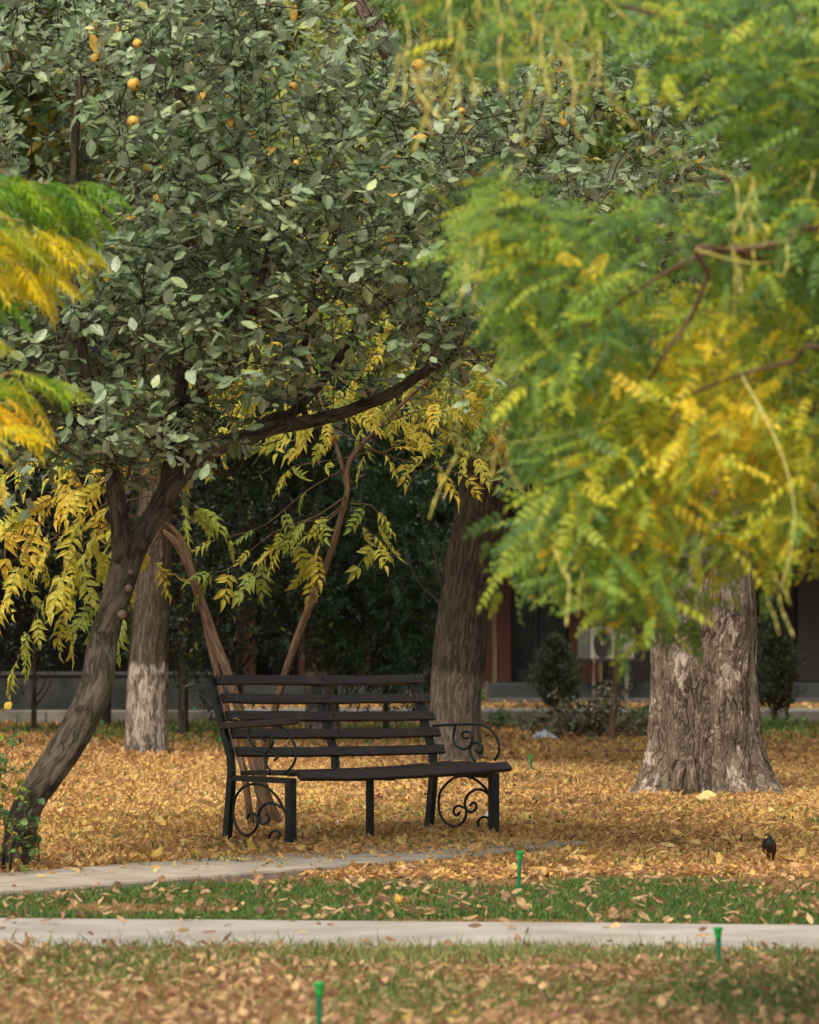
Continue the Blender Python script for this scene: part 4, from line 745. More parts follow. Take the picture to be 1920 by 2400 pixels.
zones = [([(1140, 520), (1200, 450), (1290, 520), (1420, 520), (1560, 450), (1740, 400), (2000, 330), (2000, 1180), (1860, 1190), (1800, 1250), (1740, 1330), (1640, 1330), (1600, 1270), (1500, 1270), (1400, 1220), (1330, 1160), (1300, 1080), (1240, 900), (1205, 760), (1150, 640)], 800, .52),
         ([(1330, 30), (1450, -60), (2000, -60), (2000, 400), (1830, 400), (1700, 260), (1560, 130), (1420, 110)], 230, .42),
         ([(1210, 880), (1290, 900), (1400, 1260), (1360, 1340), (1260, 1330), (1215, 1250), (1280, 1150), (1230, 1000)], 34, .35), ([(900, -80), (1450, -80), (1400, 90), (1250, 150), (1000, 120)], 60, .3),
         ([(1480, 1370), (1640, 1370), (1600, 1440), (1560, 1440), (1500, 1450), (1440, 1430)], 14, .1),
         ([(1205, 1240), (1310, 1240), (1330, 1310), (1250, 1340)], 20, .0), ([(1340, 1180), (1480, 1250), (1560, 1400), (1480, 1440), (1400, 1380), (1330, 1290)], 40, .2), ([(1580, 700), (1700, 700), (1700, 860), (1580, 860)], 36, 0), ([(1740, 1180), (1860, 1230), (1800, 1330)], 16, 0), ([(1720, 1150), (1960, 1180), (1960, 1320), (1880, 1300), (1800, 1250)], 20, 0), ([(1130, 440), (1200, 430), (1240, 600), (1140, 620)], 36, 0)]
tw = MB(); lb = MB(); TT = []; YY = []
for zi, (pl, n, gp) in enumerate(zones):
    t_, p_ = sample(pl, n, DF-1.2, DF+1.1, gap=gp, gs=.010, seed=zi+1); TT.append(t_); y = yel(p_[:, 0], p_[:, 1]); br = np.exp(-(((p_[:, 0]-1240)/190)**2+((p_[:, 1]-600)/140)**2)); YY.append(.15+.25*vn(np.stack([p_[:, 0]*.012, p_[:, 1]*.012, p_[:, 2]], -1))+y+.3*br*(y < .2))
TT = np.vstack(TT); YY = np.concatenate(YY); dr = grow(tw, nn, rr, TT, rmin=.0014, k=.2, step=.08, sag=.08)
for q in range(6):
    x = norm(dr*.5+rng.normal(size=TT.shape)*[.9, .7, .45]+[-.15, 0, -.5]); rv = np.clip(.15+YY*.44+rng.normal(size=len(YY))*.24, 0, 1)
    for k in range(6):
        s = (np.arange(len(TT))+q) % 6 == k; scatter(lb, CS[k], TT[s]+rng.normal(size=(s.sum(), 3))*.05, x[s], np.array([0, -.5, .8])+rng.normal(size=(s.sum(), 3))*.45, .125*rng.uniform(.5, 1.2, s.sum()), rnd=rv[s], curl=rng.uniform(.3, 1.5, s.sum()))
tw.build('branches', M('green_twig', (.10, .10, .035), .7, col2=(.16, .13, .06), nscale=20), pt); lb.build('crown', lf_soph, pt)
m_pod = M('pod_skin', (.42, .38, .07), .5, .4, col2=(.55, .48, .12), nscale=30)
meshes = []
for k in range(5):
    n = 4+k % 3; L = .05+.026*n; m_ = MB(); z = np.linspace(0, 1, n*6+1); r_ = .0022+.0028*np.clip(np.sin(z*n*np.pi), 0, 1)**.8*(np.sin(np.pi*np.clip(z, .04, .96))**.3); r_[0] = .001; m_.tube(np.stack([.012*np.sin(z*3+k), .006*np.cos(z*4+k), -.02-L*z], -1), r_, 8); m_.tube([[0, 0, .0], [.012*math.sin(k), .006*math.cos(k), -.021]], .0012, 5); meshes.append(m_)
spots = [(a, c) for a, c in zip(rng.uniform(940, 1420, 50), rng.uniform(-80, 210, 50))]+[(a, c) for a, c in zip(rng.uniform(1700, 1910, 12), rng.uniform(380, 600, 12))]+[(1070, 1050), (1160, 1055), (1185, 1040), (1290, 1280), (1320, 1330), (1360, 1330), (1375, 1370), (1120, 560), (1095, 600), (1830, 1380), (1800, 1400), (1815, 1340), (1175, 1000)]
sp3 = np.array([P(a, c, DF+rng.uniform(-2.2, -.8)) for a, c in spots]); tw = MB(); grow(tw, nn, rr, sp3, rmin=.0011, k=.12, step=.1, sag=.05); tw.build('pod_stalks', m_pod, pt)
pods = []
for k, c in enumerate(sp3):
    if k < 5:
        o = meshes[k].build('pod', m_pod, None, smooth=True); pods.append(o)
    else: o = pods[k % 5].copy(); S.collection.objects.link(o)
    o.parent = pt; o.location = tuple(float(v) for v in (c-np.array(pt['_o']))); o.rotation_euler = (rng.normal()*.28, rng.normal()*.28, rng.uniform(0, 6.28)); s_ = rng.uniform(.5, 1.05); o.scale = (s_*1.1, s_*1.1, s_)
# left
DL = 17.5
lt = thing('feathery_near_tree', (-2.4, DL, 0), 'near tree beyond the left edge with blurred bright green and golden feathery fronds reaching in', 'tree'); base = np.array([-2.4, DL, 0.]); tb = MB()
tb.tube([base+[0, 0, -.1], base+[0, 0, 1], base+[.03, 0, 2.2], base+[.05, 0, 3.4], base+[.1, 0, 4.6]], [.1, .08, .07, .05, .02], 16, sub=6, disp=ridges(.006, 7, 1))
CLf = [T_comp(11, .30, .24, 66, .30, .06, seed=80+k) for k in range(5)]
tw = MB(); lb = MB()
def front(c0, c1, n, size, r_, off=0, z0=None, dj=.3):
    s = base+[.05, 0, (P(*c0, DL)[2]+.15) if z0 is None else z0]; e0 = P(*c0, DL+off); e1 = P(*c1, DL+off); tw.tube([s, e0, (e0+e1)/2+[0, 0, .01], e1], [.008, .006, .004, .0015], 5, sub=5)
    for k in range(n):
        u = k/max(1, n-1); o = e0*(1-u)+e1*u+rng.normal(size=3)*[.012, dj*.4, .012]; x = norm(norm(e1-e0)*rng.uniform(.35, 1.)+np.array([0, rng.normal()*.5, -.55*rng.uniform(.1, 1.3)])); z = norm(np.array([.0, -.55, .8])+rng.normal(size=3)*.25)
        scatter(lb, CLf[rng.integers(5)], o[None], x[None], z[None], size*rng.uniform(.8, 1.1), rnd=np.array([np.clip(rng.uniform(*r_), 0, 1)]))
front((-60, 425), (200, 440), 24, .19, (.0, .42)); front((-60, 460), (180, 475), 18, .18, (.05, .5), .2); front((-60, 535), (165, 560), 20, .18, (.35, .74)); front((-60, 560), (110, 560), 9, .17, (.38, .78), -.1)
front((-60, 510), (60, 520), 6, .12, (.5, .6), -.3); front((-60, 635), (115, 640), 17, .17, (.58, .76)); front((-60, 620), (60, 650), 6, .16, (.6, .8), .15); front((-60, 690), (20, 700), 7, .15, (.0, .2)); front((-60, 790), (10, 800), 5, .10, (.5, .72), .1)
front((-60, 880), (110, 880), 14, .16, (.3, .5)); front((-60, 925), (70, 905), 6, .12, (.4, .6), .2); front((-60, 960), (60, 945), 7, .15, (.72, .9)); front((-60, 1010), (45, 990), 9, .16, (.6, .76)); front((-60, 1180), (0, 1190), 3, .08, (.55, .7))
lf_fr = leafmat('frond_leaf', [(0, (.08, .21, .015)), (.3, (.20, .37, .02)), (.5, (.50, .56, .04)), (.75, (.80, .62, .02)), (1, (.82, .44, .015))], rough=.5, trans=.42, vein=.05)
tb.build('trunk', bk_brown, lt, smooth=True); tw.build('branches', M('frond_stalk', (.36, .25, .09), .7), lt); lb.build('crown', lf_fr, lt)

# ---------------------------------------------------------------- the bench
TH = R(40); Ld = np.array([math.cos(TH), math.sin(TH), 0]); Sd = np.array([math.sin(TH), -math.cos(TH), 0]); Zd = np.array([0, 0, 1.])
DB = 28.2; OB = np.array([(548-960)/F*DB, DB, 0])
def W(u, v, w_): return OB+Ld*u+Sd*v+Zd*w_
def ray(px, py, u):
    d = np.array([(px-960)/F, 1, -(py-HZ)/F]); C = np.array([0, 0, EYE]); q = OB+Ld*u; t = np.dot(q-C, Ld)/np.dot(d, Ld); p = C+d*t; r_ = p-OB; return float(np.dot(r_, Sd)), float(p[2])
bt = thing('park_bench', W(.8, .3, .05), 'park bench with worn dark brown slats on a green iron frame with scrolled ends', 'bench')
m_slat = bpy.data.materials.new('slat_wood'); m_slat.use_nodes = True
def mk_slat():
    n = m_slat.node_tree; L = n.links.new; b = n.nodes['Principled BSDF']; at = n.nodes.new('ShaderNodeAttribute'); at.attribute_name = 'sl'; mp = n.nodes.new('ShaderNodeMapping'); mp.inputs['Scale'].default_value = (1.6, 30, 30); L(at.outputs['Vector'], mp.inputs[0])
    t = n.nodes.new('ShaderNodeTexNoise'); t.inputs['Scale'].default_value = 2.2; t.inputs['Detail'].default_value = 8; t.inputs['Roughness'].default_value = .65; L(mp.outputs[0], t.inputs[0]); r = n.nodes.new('ShaderNodeValToRGB'); r.color_ramp.elements[0].position = .3; r.color_ramp.elements[1].position = .75; r.color_ramp.elements[0].color = (.014, .009, .006, 1); r.color_ramp.elements[1].color = (.062, .038, .024, 1); L(t.outputs[0], r.inputs[0])
    t2 = n.nodes.new('ShaderNodeTexNoise'); t2.inputs['Scale'].default_value = 6; t2.inputs['Detail'].default_value = 6; L(at.outputs['Vector'], t2.inputs[0]); m1 = n.nodes.new('ShaderNodeMapRange'); m1.inputs[1].default_value = .58; m1.inputs[2].default_value = .72; m1.inputs[4].default_value = .6; L(t2.outputs[0], m1.inputs[0])
    mx = n.nodes.new('ShaderNodeMix'); mx.data_type = 'RGBA'; L(m1.outputs[0], mx.inputs[0]); L(r.outputs[0], mx.inputs[6]); mx.inputs[7].default_value = (.12, .06, .04, 1); L(mx.outputs[2], b.inputs['Base Color'])
    rr_ = n.nodes.new('ShaderNodeMapRange'); rr_.inputs[3].default_value = .3; rr_.inputs[4].default_value = .62; L(t2.outputs[0], rr_.inputs[0]); L(rr_.outputs[0], b.inputs['Roughness']); b.inputs['Specular IOR Level'].default_value = .45
    bp = n.nodes.new('ShaderNodeBump'); bp.inputs['Strength'].default_value = .5; bp.inputs['Distance'].default_value = .003; L(t.outputs[0], bp.inputs['Height']); L(bp.outputs[0], b.inputs['Normal'])
mk_slat()
m_iron = M('green_iron', (.003, .009, .008), .4, .4, col2=(.007, .018, .014), nscale=9, bump=.35, bscale=60, bdist=.002)
m_ironb = M('green_scroll_iron', (.003, .018, .013), .38, .45, col2=(.006, .03, .022), nscale=12)
def slat(mb, u0, u1, c0, c1, nrm, wd, th, seed=0, sagf=None):
    """long board from u0 to u1; c = (v,w) centre at each end; nrm = (v,w) face normal"""
    n = 26; t = np.linspace(0, 1, n); nv = np.array(nrm, float); nv /= np.linalg.norm(nv); tv = np.array([-nv[1], nv[0]]); c = .004
    prof = [(-wd/2+c, th/2), (wd/2-c, th/2), (wd/2, th/2-c), (wd/2, -th/2+c), (wd/2-c, -th/2), (-wd/2+c, -th/2), (-wd/2, -th/2+c), (-wd/2, th/2-c)]
    V = []; A = []
    for k in range(n):
        u = u0+(u1-u0)*t[k]; cc = np.array(c0)*(1-t[k])+np.array(c1)*t[k]; cc = cc+np.array([0, 1])*((sagf(t[k]) if sagf else 0)+.0035*(vn([[t[k]*4+seed, seed*1.7, 0]])[0]-.5)*2)
        for (a, bq) in prof:
            jj = .0018*(vn([[u*12+seed*3, a*40, bq*40]])[0]-.5)*2; q = cc+tv*(a+jj)+nv*(bq+jj); V.append(W(u, q[0], q[1])); A.append([u, a+seed, bq+seed*2])
    i = np.arange(n-1)[:, None]*8; j = np.arange(8)[None]; q = np.stack([i+j, i+(j+1) % 8, i+8+(j+1) % 8, i+8+j], -1).reshape(-1, 4)
    e = (n-1)*8; ends = [[0, 3, 2, 1], [0, 7, 4, 3], [7, 6, 5, 4], [e, e+1, e+2, e+3], [e, e+3, e+4, e+7], [e+7, e+4, e+5, e+6]]
    mb.add(V, np.vstack([q, np.array(ends)]), None, sl=np.array(A))
UR = 1.66
rl = [ray(992, 1592, UR), ray(1005, 1636, UR), ray(1016, 1677, UR), ray(1029, 1716, UR), ray(1040, 1756, UR)]
ll = [ray(506, 1594, 0), ray(519, 1637, 0), ray(531, 1678, 0), ray(542, 1720, 0), ray(552, 1763, 0)]
b = MB(); av = np.array(rl[0])-np.array(rl[4]); nrm = (av[1], -av[0])
for k in range(5):
    lc = [.5*(rl[k][q]+ll[k][q]) for q in (0, 1)]; lv = [rl[k][0]*.7+ll[k][0]*.3, ll[k][1]]; slat(b, .0, UR, lv, rl[k], nrm, .060, .03, seed=k+1, sagf=lambda t: -.006*math.sin(t*3.1))
bk = b.build('backrest', m_slat, bt)
pv = lambda w_: float(np.interp(w_, [rl[4][1], rl[0][1]], [rl[4][0], rl[0][0]]))
for k in range(5):
    for u in (.0, .82, 1.62):
        f_ = u/UR; lc = np.array([rl[k][0]*.7+ll[k][0]*.3, ll[k][1]])*(1-f_)+np.array(rl[k])*f_; n2 = np.array(nrm)/np.linalg.norm(nrm); q = lc+n2*.014; b = MB(); b.tube([W(u+.015, *q), W(u+.015, *(q+n2*.005)), W(u+.015, *(q+n2*.007))], [.007, .006, .003], 8); b.build('bolt', m_iron, bt)
# bird droppings on the slats
b = MB(); nv = np.array(nrm)/np.linalg.norm(nrm); dn = -np.array(rl[0])+np.array(rl[4]); dn /= np.linalg.norm(dn)
for u, k, L in ((.10, 1, .03), (.19, 1, .045), (.33, 1, .02), (.57, 1, .02), (1.63, 0, .035), (1.60, 0, .02), (1.55, 1, .03), (1.44, 1, .02), (1.59, 1, .035), (1.5, 1, .015), (1.62, 2, .02)):
    c0 = np.array(rl[k])+nv*.0165; pts = [W(u+.003*s, *(c0+dn*(-.02+L*s))) for s in (0, .4, 1)]; b.tube(pts, [.0035, .003, .0015], 6, sub=3, squash=.3)
b.build('bird_droppings', M('dropping_white', (.5, .5, .46), .8), bt)
ws = ray(700, 1829, 0)[1]+.012
# seat slats
b = MB(); hr = lambda t: .004-.018*math.sin(t*math.pi)*.5+.03*t*t
for k, v in enumerate((.07, .17, .27, .37, .47)): slat(b, .03, UR-.01, (v, ws+.018), (v, ws+.018), (0.04*(k-2), 1), .088, .026, seed=10+k, sagf=hr)
slat(b, .035, UR+.05, (.595, ws+.006), (.60, ws+.006), (.62, .8), .072, .03, seed=20, sagf=hr)
b.build('seat', m_slat, bt)
# iron frame: posts, seat bars, legs
def bar(mb, pts, wu, wd, u):
    # rectangular iron bar running in the (v,w) plane at station u
    pts = np.array(pts, float); n = len(pts); T = norm(np.gradient(pts, axis=0)); Nn = np.stack([-T[:, 1], T[:, 0]], -1); V = []
    for k in range(n):
        for su, sd_ in ((-1, -1), (1, -1), (1, 1), (-1, 1)):
            q = pts[k]+Nn[k]*sd_*wd/2; V.append(W(u+su*wu/2, q[0], q[1]))
    i = np.arange(n-1)[:, None]*4; j = np.arange(4)[None]; q = np.stack([i+j, i+(j+1) % 4, i+4+(j+1) % 4, i+4+j], -1).reshape(-1, 4); e = (n-1)*4
    mb.add(V, np.vstack([q, [[0, 3, 2, 1], [e, e+1, e+2, e+3]]]))
off = np.array(nrm)/np.linalg.norm(nrm)*-.040
top = np.array(rl[0])+off+np.array([-.004, .026]); bot = np.array(rl[4])+off; kne = np.array([bot[0]+.01, ws])
for u in (-.02, .80, 1.60):
    b = MB(); bar(b, [top, bot, kne], .034, .046, u); b.build('back_post', m_iron, bt)
    b = MB(); bar(b, [[kne[0]+.024, ws-.012], [.56, ws-.016]], .036, .034, u if u < 1 else u); b.build('seat_bar', m_iron, bt)
for u in (-.02, 1.60):
    gz = float(terr(W(u, 0, 0)[0], W(u, 0, 0)[1])); b = MB(); bar(b, [[kne[0], ws-.001], [kne[0]-.06, gz-.08]], .038, .05, u); b.build('leg', m_iron, bt)
    b = MB(); bar(b, [[.585, ws-.0], [.585, gz-.08]], .05, .05, u+.0); b.build('leg', m_iron, bt)
gz = .05; b = MB(); bar(b, [[.34, ws-.035], [.34, gz-.08]], .036, .036, .80); b.build('leg', m_iron, bt)
# scrollwork, taken from the right-hand end and repeated on the left
sx = lambda pts: [(960+a/5.39, 1560+c/5.39) for a, c in pts]
arm_o = sx([(300, 762), (450, 752), (600, 745), (850, 742), (980, 775), (1080, 870), (1130, 1000), (1125, 1110), (1075, 1195)])
arm_1 = sx([(585, 760), (560, 850), (560, 950), (600, 1020), (680, 1055), (750, 1030), (790, 960), (790, 880), (740, 835), (690, 840), (662, 878), (690, 915), (740, 915)])
arm_2 = sx([(825, 1210), (775, 1120), (765, 1040), (800, 985), (860, 975), (915, 1020), (915, 1080), (880, 1105), (845, 1080), (830, 1050)])
low_o = sx([(1060, 1720), (1020, 1630), (900, 1490), (780, 1415), (670, 1395), (560, 1420), (450, 1510), (390, 1600), (370, 1700), (375, 1830), (420, 1940), (500, 2010), (580, 2030), (650, 2000), (705, 1920), (715, 1820), (680, 1790), (620, 1770), (570, 1800), (560, 1860), (600, 1890), (640, 1850)])
low_1 = sx([(1010, 1640), (940, 1580), (850, 1565), (760, 1610), (710, 1690), (700, 1760), (730, 1830), (790, 1850), (840, 1800), (840, 1745), (800, 1730), (765, 1770)])
low_2 = sx([(868, 2040), (868, 1980), (885, 1940), (930, 1910), (990, 1925), (1020, 1975), (990, 2020)])
def curve(mb, pl, u, r_, dw=0, dvv=0):
    q = [ray(a, c, u) for a, c in pl]; p = [W(u, v+dvv, w_+dw) for v, w_ in q]; mb.tube(p, r_, 8, sub=7)
s1 = lambda pts: [(500+a/7.19, 1560+c/7.19) for a, c in pts]; s2 = lambda pts: [(500+a/7.19, 1780+c/7.19) for a, c in pts]
larm_o = s1([(300, 1010), (700, 1010), (1050, 1015), (1180, 1070), (1290, 1190), (1370, 1340), (1395, 1480), (1370, 1620)])+s2([(1290, 160), (1180, 230), (1080, 245), (960, 180), (890, 80)])+s1([(865, 1560), (885, 1465), (960, 1425), (1040, 1470), (1075, 1550), (1030, 1595)])
larm_1 = s1([(610, 1030), (600, 1200), (650, 1320), (740, 1410), (850, 1450), (950, 1400), (1005, 1290), (985, 1200), (920, 1165), (850, 1185), (835, 1240), (880, 1270)])
llow_o = s2([(1240, 1440), (1285, 1200), (1270, 1040), (1200, 880), (1080, 640), (900, 470), (720, 415), (540, 450), (420, 560), (360, 700), (335, 900), (370, 1080), (450, 1220), (560, 1275), (660, 1235), (740, 1120), (745, 1000), (690, 920), (620, 915), (570, 990)])
llow_1 = s2([(1140, 810), (1040, 750), (920, 735), (820, 800), (770, 900), (765, 1010), (810, 1080), (880, 1080), (940, 1020), (925, 950), (880, 930)])
llow_2 = s2([(945, 1450), (945, 1330), (970, 1240), (1040, 1200), (1110, 1230), (1125, 1300), (1060, 1345)])
for u, A_, L_ in ((1.60, (arm_o, arm_1, arm_2), (low_o, low_1, low_2)), (-.02, (larm_o, larm_1), (llow_o, llow_1, llow_2))):
    b = MB(); [curve(b, c, u, .0082) for c in A_]; b.build('arm_scroll', m_ironb, bt, smooth=True)
    b = MB(); [curve(b, c, u, .0085) for c in L_]; b.build('leg_scroll', m_iron, bt, smooth=True)
# wooden armrest, left only
a0 = ray(524, 1697, -.02); a1 = ray(690, 1686, -.02); b = MB(); c = .5*(np.array(a0)+np.array(a1)); dvw = np.array(a1)-np.array(a0); L = np.linalg.norm(dvw); dvw /= L
b.box(W(-.02, c[0], c[1]-.012), [L, .07, .04], rot=np.stack([Sd*dvw[0]+Zd*dvw[1], Ld, np.cross(Sd*dvw[0]+Zd*dvw[1], Ld)], -1), bev=.006); b.a['sl'] = [np.array([[p_[0], p_[1], p_[2]] for p_ in b.v[0]])]; b.build('armrest', m_slat, bt)
for (c_, a_, lab_) in ((W(-.02, *(np.array(ray(545, 1690, -.02))+[0, .012])), .3, 'little yellow leaf on the wooden armrest of the bench'), (W(.62, .45, ws+.045), 1.2, 'curled tan leaf lying on the middle of the bench seat'), (W(1.32, .3, ws+.055), 2.4, 'tan leaf on the right-hand part of the bench seat')):
    b = MB(); scatter(b, T_leaf(.5, .2, .3, .5), c_[None], np.array([[math.cos(a_), math.sin(a_), .1]]), np.array([[0, -.3, 1.]]), .055, rnd=np.array([.9])); o = b.build('fallen_leaf', leafmat('tan_leaf', [(0, (.6, .4, .08)), (1, (.66, .46, .10))])); tag(o, lab_, 'leaf')
fallen_on = W(-.02, *(np.array(ray(545, 1692, -.02))+[0, .006]))

# ---------------------------------------------------------------- sprinkler risers, bird, litter bits
m_gp = M('green_plastic', (.005, .14, .055), .4, .4, col2=(.008, .2, .08), nscale=12); m_gc = M('green_cap', (.01, .34, .06), .45, .4)
def riser(px, py0, py1, label, lean=0, r_=.011, D=None):
    base = G(px, py0); D = base[1]; t = thing('sprinkler_riser', base, label, 'sprinkler', 'green sprinkler risers'); e = P(px+lean, py1, D); b = MB(); b.tube([base+[0, 0, -.08], base*.3+e*.7, e-[0, 0, .012]], [r_*.8, r_*.95, r_], 14, sub=3); b.build('pipe', m_gp, t, smooth=True)
    b = MB(); d = norm(e-base); b.tube([e-d*.03, e-d*.004, e-d*.0, e+d*.010, e+d*.012], [r_*1.1, r_*1.35, r_*1.7, r_*1.7, r_*1.1], 14); b.build('cap', m_gc, t)
for a in ((1214, 2106, 2000, 'green plastic sprinkler riser in the middle of the green grass strip', 5), (1686, 2268, 2180, 'pale green sprinkler riser at lower right, in front of the front path', -3), (748, 2440, 2310, 'nearest green sprinkler riser, cut by the bottom edge of the photo', 0),
          (1246, 1813, 1772, 'small green sprinkler riser in the leaves right of the bench', -2), (512, 1768, 1730, 'bright green riser just left of the bench back', 4), (457, 1698, 1660, 'far green riser between the whitewashed trunk and the bench', 0), (241, 1730, 1692, 'far green riser left of the whitewashed trunk', 0), (40, 1708, 1678, 'far green riser at the left beyond the leaning trunk', 0), (787, 1672, 1648, 'tiny far green riser seen through the bench back', 0), (863, 1752, 1728, 'tiny green riser seen below the bench back slats', 0), (1378, 1690, 1668, 'tiny far green riser behind the brush pile', 0), (617, 1918, 1895, 'green riser stub behind the left scroll of the bench', 0)): riser(*a)
# common myna
DBd = float(G(1803, 2020)[1]); mb0 = G(1803, 2020); s_ = DBd/F
bird = thing('bird', mb0, 'black headed brown bird with a pale beak standing in the fallen leaves at right', 'bird')
bc = lambda x, z, y: np.array([(x-960)*s_, DBd+y, EYE-(z-HZ)*s_])
sp = [(1815, 2018, .055), (1813, 2006, .045), (1810, 1996, .030), (1805, 1984, .010), (1802, 1975, 0), (1800, 1966, -.006), (1798, 1960, -.012), (1796.5, 1956.5, -.016), (1796, 1955, -.018)]; rd = np.array([1.5, 4.5, 9.5, 14, 14.2, 10.5, 8.2, 5, 1.2])*s_
def fea(A, LL, rad, pts): return .0015*(fbm(np.stack([np.cos(A)*30*rad*10, np.sin(A)*30*rad*10, LL*90], -1), 3)-.5)
b = MB(); b.tube([bc(*p_) for p_ in sp], rd, 28, sub=7, disp=fea)
m_bird = bpy.data.materials.new('bird_feathers'); m_bird.use_nodes = True; n = m_bird.node_tree; at = n.nodes.new('ShaderNodeAttribute'); at.attribute_name = 'bark'; sx_ = n.nodes.new('ShaderNodeSeparateXYZ'); n.links.new(at.outputs['Vector'], sx_.inputs[0]); r = n.nodes.new('ShaderNodeValToRGB'); n.links.new(sx_.outputs['Z'], r.inputs[0])
cr = r.color_ramp; cr.elements[0].position = 0; cr.elements[0].color = (.012, .010, .009, 1); cr.elements[1].position = .06; cr.elements[1].color = (.035, .018, .011, 1); e = cr.elements.new(.118); e.color = (.03, .018, .012, 1); e = cr.elements.new(.135); e.color = (.006, .007, .008, 1)
n.links.new(r.outputs[0], n.nodes['Principled BSDF'].inputs['Base Color']); n.nodes['Principled BSDF'].inputs['Roughness'].default_value = .55
b.build('body', m_bird, bird, smooth=True)
m_beak = M('beak_yellow', (.62, .42, .12), .4)
b = MB(); b.tube([bc(1795, 1962, -.028), bc(1793.5, 1963.5, -.040), bc(1792.5, 1965.5, -.052)], np.array([3, 2.1, .4])*s_, 10, sub=4); b.build('beak', m_beak, bird, smooth=True)
for dx in (-4.5, 3.5):
    b = MB(); b.tube([bc(1795+dx, 1960.5, -.0305+abs(dx)*.0008), bc(1795+dx*1.05, 1960.5, -.034+abs(dx)*.0008)], np.array([1.6, .9])*s_, 8); b.build('eye', M('eye_yellow', (.5, .3, .04), .2, .6), bird)
for dx in (-14.5, 14.5):
    b = MB(); b.tube([bc(1802+dx*.75, 1968, .0), bc(1803+dx*.93, 1982, .012), bc(1806+dx*.75, 1998, .03), bc(1810+dx*.2, 2010, .045)], np.array([4, 6, 5, 1.5])*s_, 12, sub=5, squash=.7); b.build('wing', M('wing_brown', (.028, .015, .010), .6, col2=(.045, .024, .015), nscale=60), bird, smooth=True)
for dx in (-6, 6):
    b = MB(); f0 = bc(1801+dx, 1990, .0); ft = bc(1802+dx*1.1, 2019, -.0); ft[2] = float(terr(ft[0], ft[1]))+.006; b.tube([f0, (f0+ft)/2+[0, .006, 0], ft], np.array([3.2, 1.2, 1.0])*s_, 8, sub=4)
    for an in (-.5, 0, .5, math.pi): b.tube([ft, ft+np.array([math.sin(an)*.02, -math.cos(an)*.02, -.003])], [.0018, .0008], 5)
    b.build('leg', M('leg_yellow', (.42, .26, .06), .5), bird)
# crumpled white things
def crumple(px, py, wpx, hpx, label, name, cat, col=(.62, .62, .62), thin=False, seed=0, trans=0):
    c = G(px, py); D = c[1]; t = thing(name, c, label, cat); n = 26; a = np.linspace(0, 1, n); U, V = np.meshgrid(a, a); rr = np.hypot(U-.5, V-.5)*2
    h = np.clip(1-rr**1.6, 0, 1)*(.55+.9*fbm(np.stack([U*5+seed, V*5, U*0], -1), 3))+.35*np.abs(fbm(np.stack([U*9+seed, V*9, U*0], -1), 3)-.5); Wd = wpx/F*D; H = hpx/F*D
    an = np.arctan2(V-.5, U-.5); ed = 1+.3*(fbm(np.stack([np.cos(an)*2+seed, np.sin(an)*2, an*0], -1), 2)-.5)
    p = np.stack([c[0]+(U-.5)*Wd*ed, c[1]+(V-.5)*Wd*.7*ed, c[2]+.01+h*H*.8], -1).reshape(-1, 3); keep = (rr < 1.02); b = MB(); i, j = np.meshgrid(np.arange(n-1), np.arange(n-1)); q = np.stack([j*n+i, j*n+i+1, (j+1)*n+i+1, (j+1)*n+i], -1).reshape(-1, 4); q = q[keep.reshape(-1)[q].all(1)]; b.add(p, q)
    m_ = M(name+'_film', col, .35, .5, trans=trans, col2=(col[0]*.8, col[1]*.8, col[2]*.82), nscale=20); b.build('film', m_, t)
    return t
crumple(1272, 1738, 78, 30, 'crumpled white plastic bag lying in the leaves by the brush pile', 'plastic_bag', 'plastic bag', (.42, .43, .44), seed=2)
crumple(793, 1944, 36, 20, 'crumpled white tissue half buried in leaves under the bench middle', 'tissue', 'litter', (.62, .58, .54), seed=5)
crumple(748, 1946, 20, 16, 'small white scrap in the leaves under the bench, left of the tissue', 'paper_scrap', 'litter', (.6, .55, .5), seed=8)
crumple(413, 1976, 34, 10, 'flat pale paper scrap left of the bench', 'paper_scrap', 'litter', (.60, .62, .66), seed=11)
crumple(206, 1962, 22, 8, 'small white paper scrap in the leaves nearest the leaning trunk', 'paper_scrap', 'litter', (.66, .66, .64), seed=14)
crumple(236, 1968, 24, 7, 'thin white paper strip in the leaves right of the small scrap', 'paper_scrap', 'litter', (.66, .66, .64), seed=17)
crumple(1140, 1936, 38, 34, 'crumpled clear plastic cup in the leaves against the right front leg', 'plastic_cup', 'plastic cup', (.62, .55, .5), seed=20)
# fallen quinces and lemons of fruit on the grass
m_fr2 = m_fr
for px, py, r_, lab in ((935, 2118, 12, 'yellow fallen fruit on the grass strip, in the middle'), (1008, 2144, 10, 'yellow fallen fruit touching the back edge of the front path'), (383, 2098, 10, 'pale yellow fallen fruit on the grass strip at left'), (1057, 2098, 8, 'small yellow fallen fruit left of the middle sprinkler riser'), (108, 2030, 12, 'brown rotten fruit on the worn slab near the leaning trunk')):
    c = G(px, py); D = c[1]; t = thing('fallen_fruit', c, lab, 'fruit', 'fallen fruits'); m_keep = m_fr
    if 'brown' in lab: m_fr = M('rotten_skin', (.07, .03, .015), .8, col2=(.12, .06, .03), nscale=30)
    fruit(c+np.array([0, 0, r_/F*D*.75]), r_/F*D, t, 'skin'); m_fr = m_keep
    b = MB(); q = c+np.array([.3, -.5, .8])*r_/F*D; q[2] += r_/F*D*.75; b.tube([q-[0, 0, .004], q+[0, -.004, .004]], [.005, .002], 6); b.build('calyx', m_fb, t)
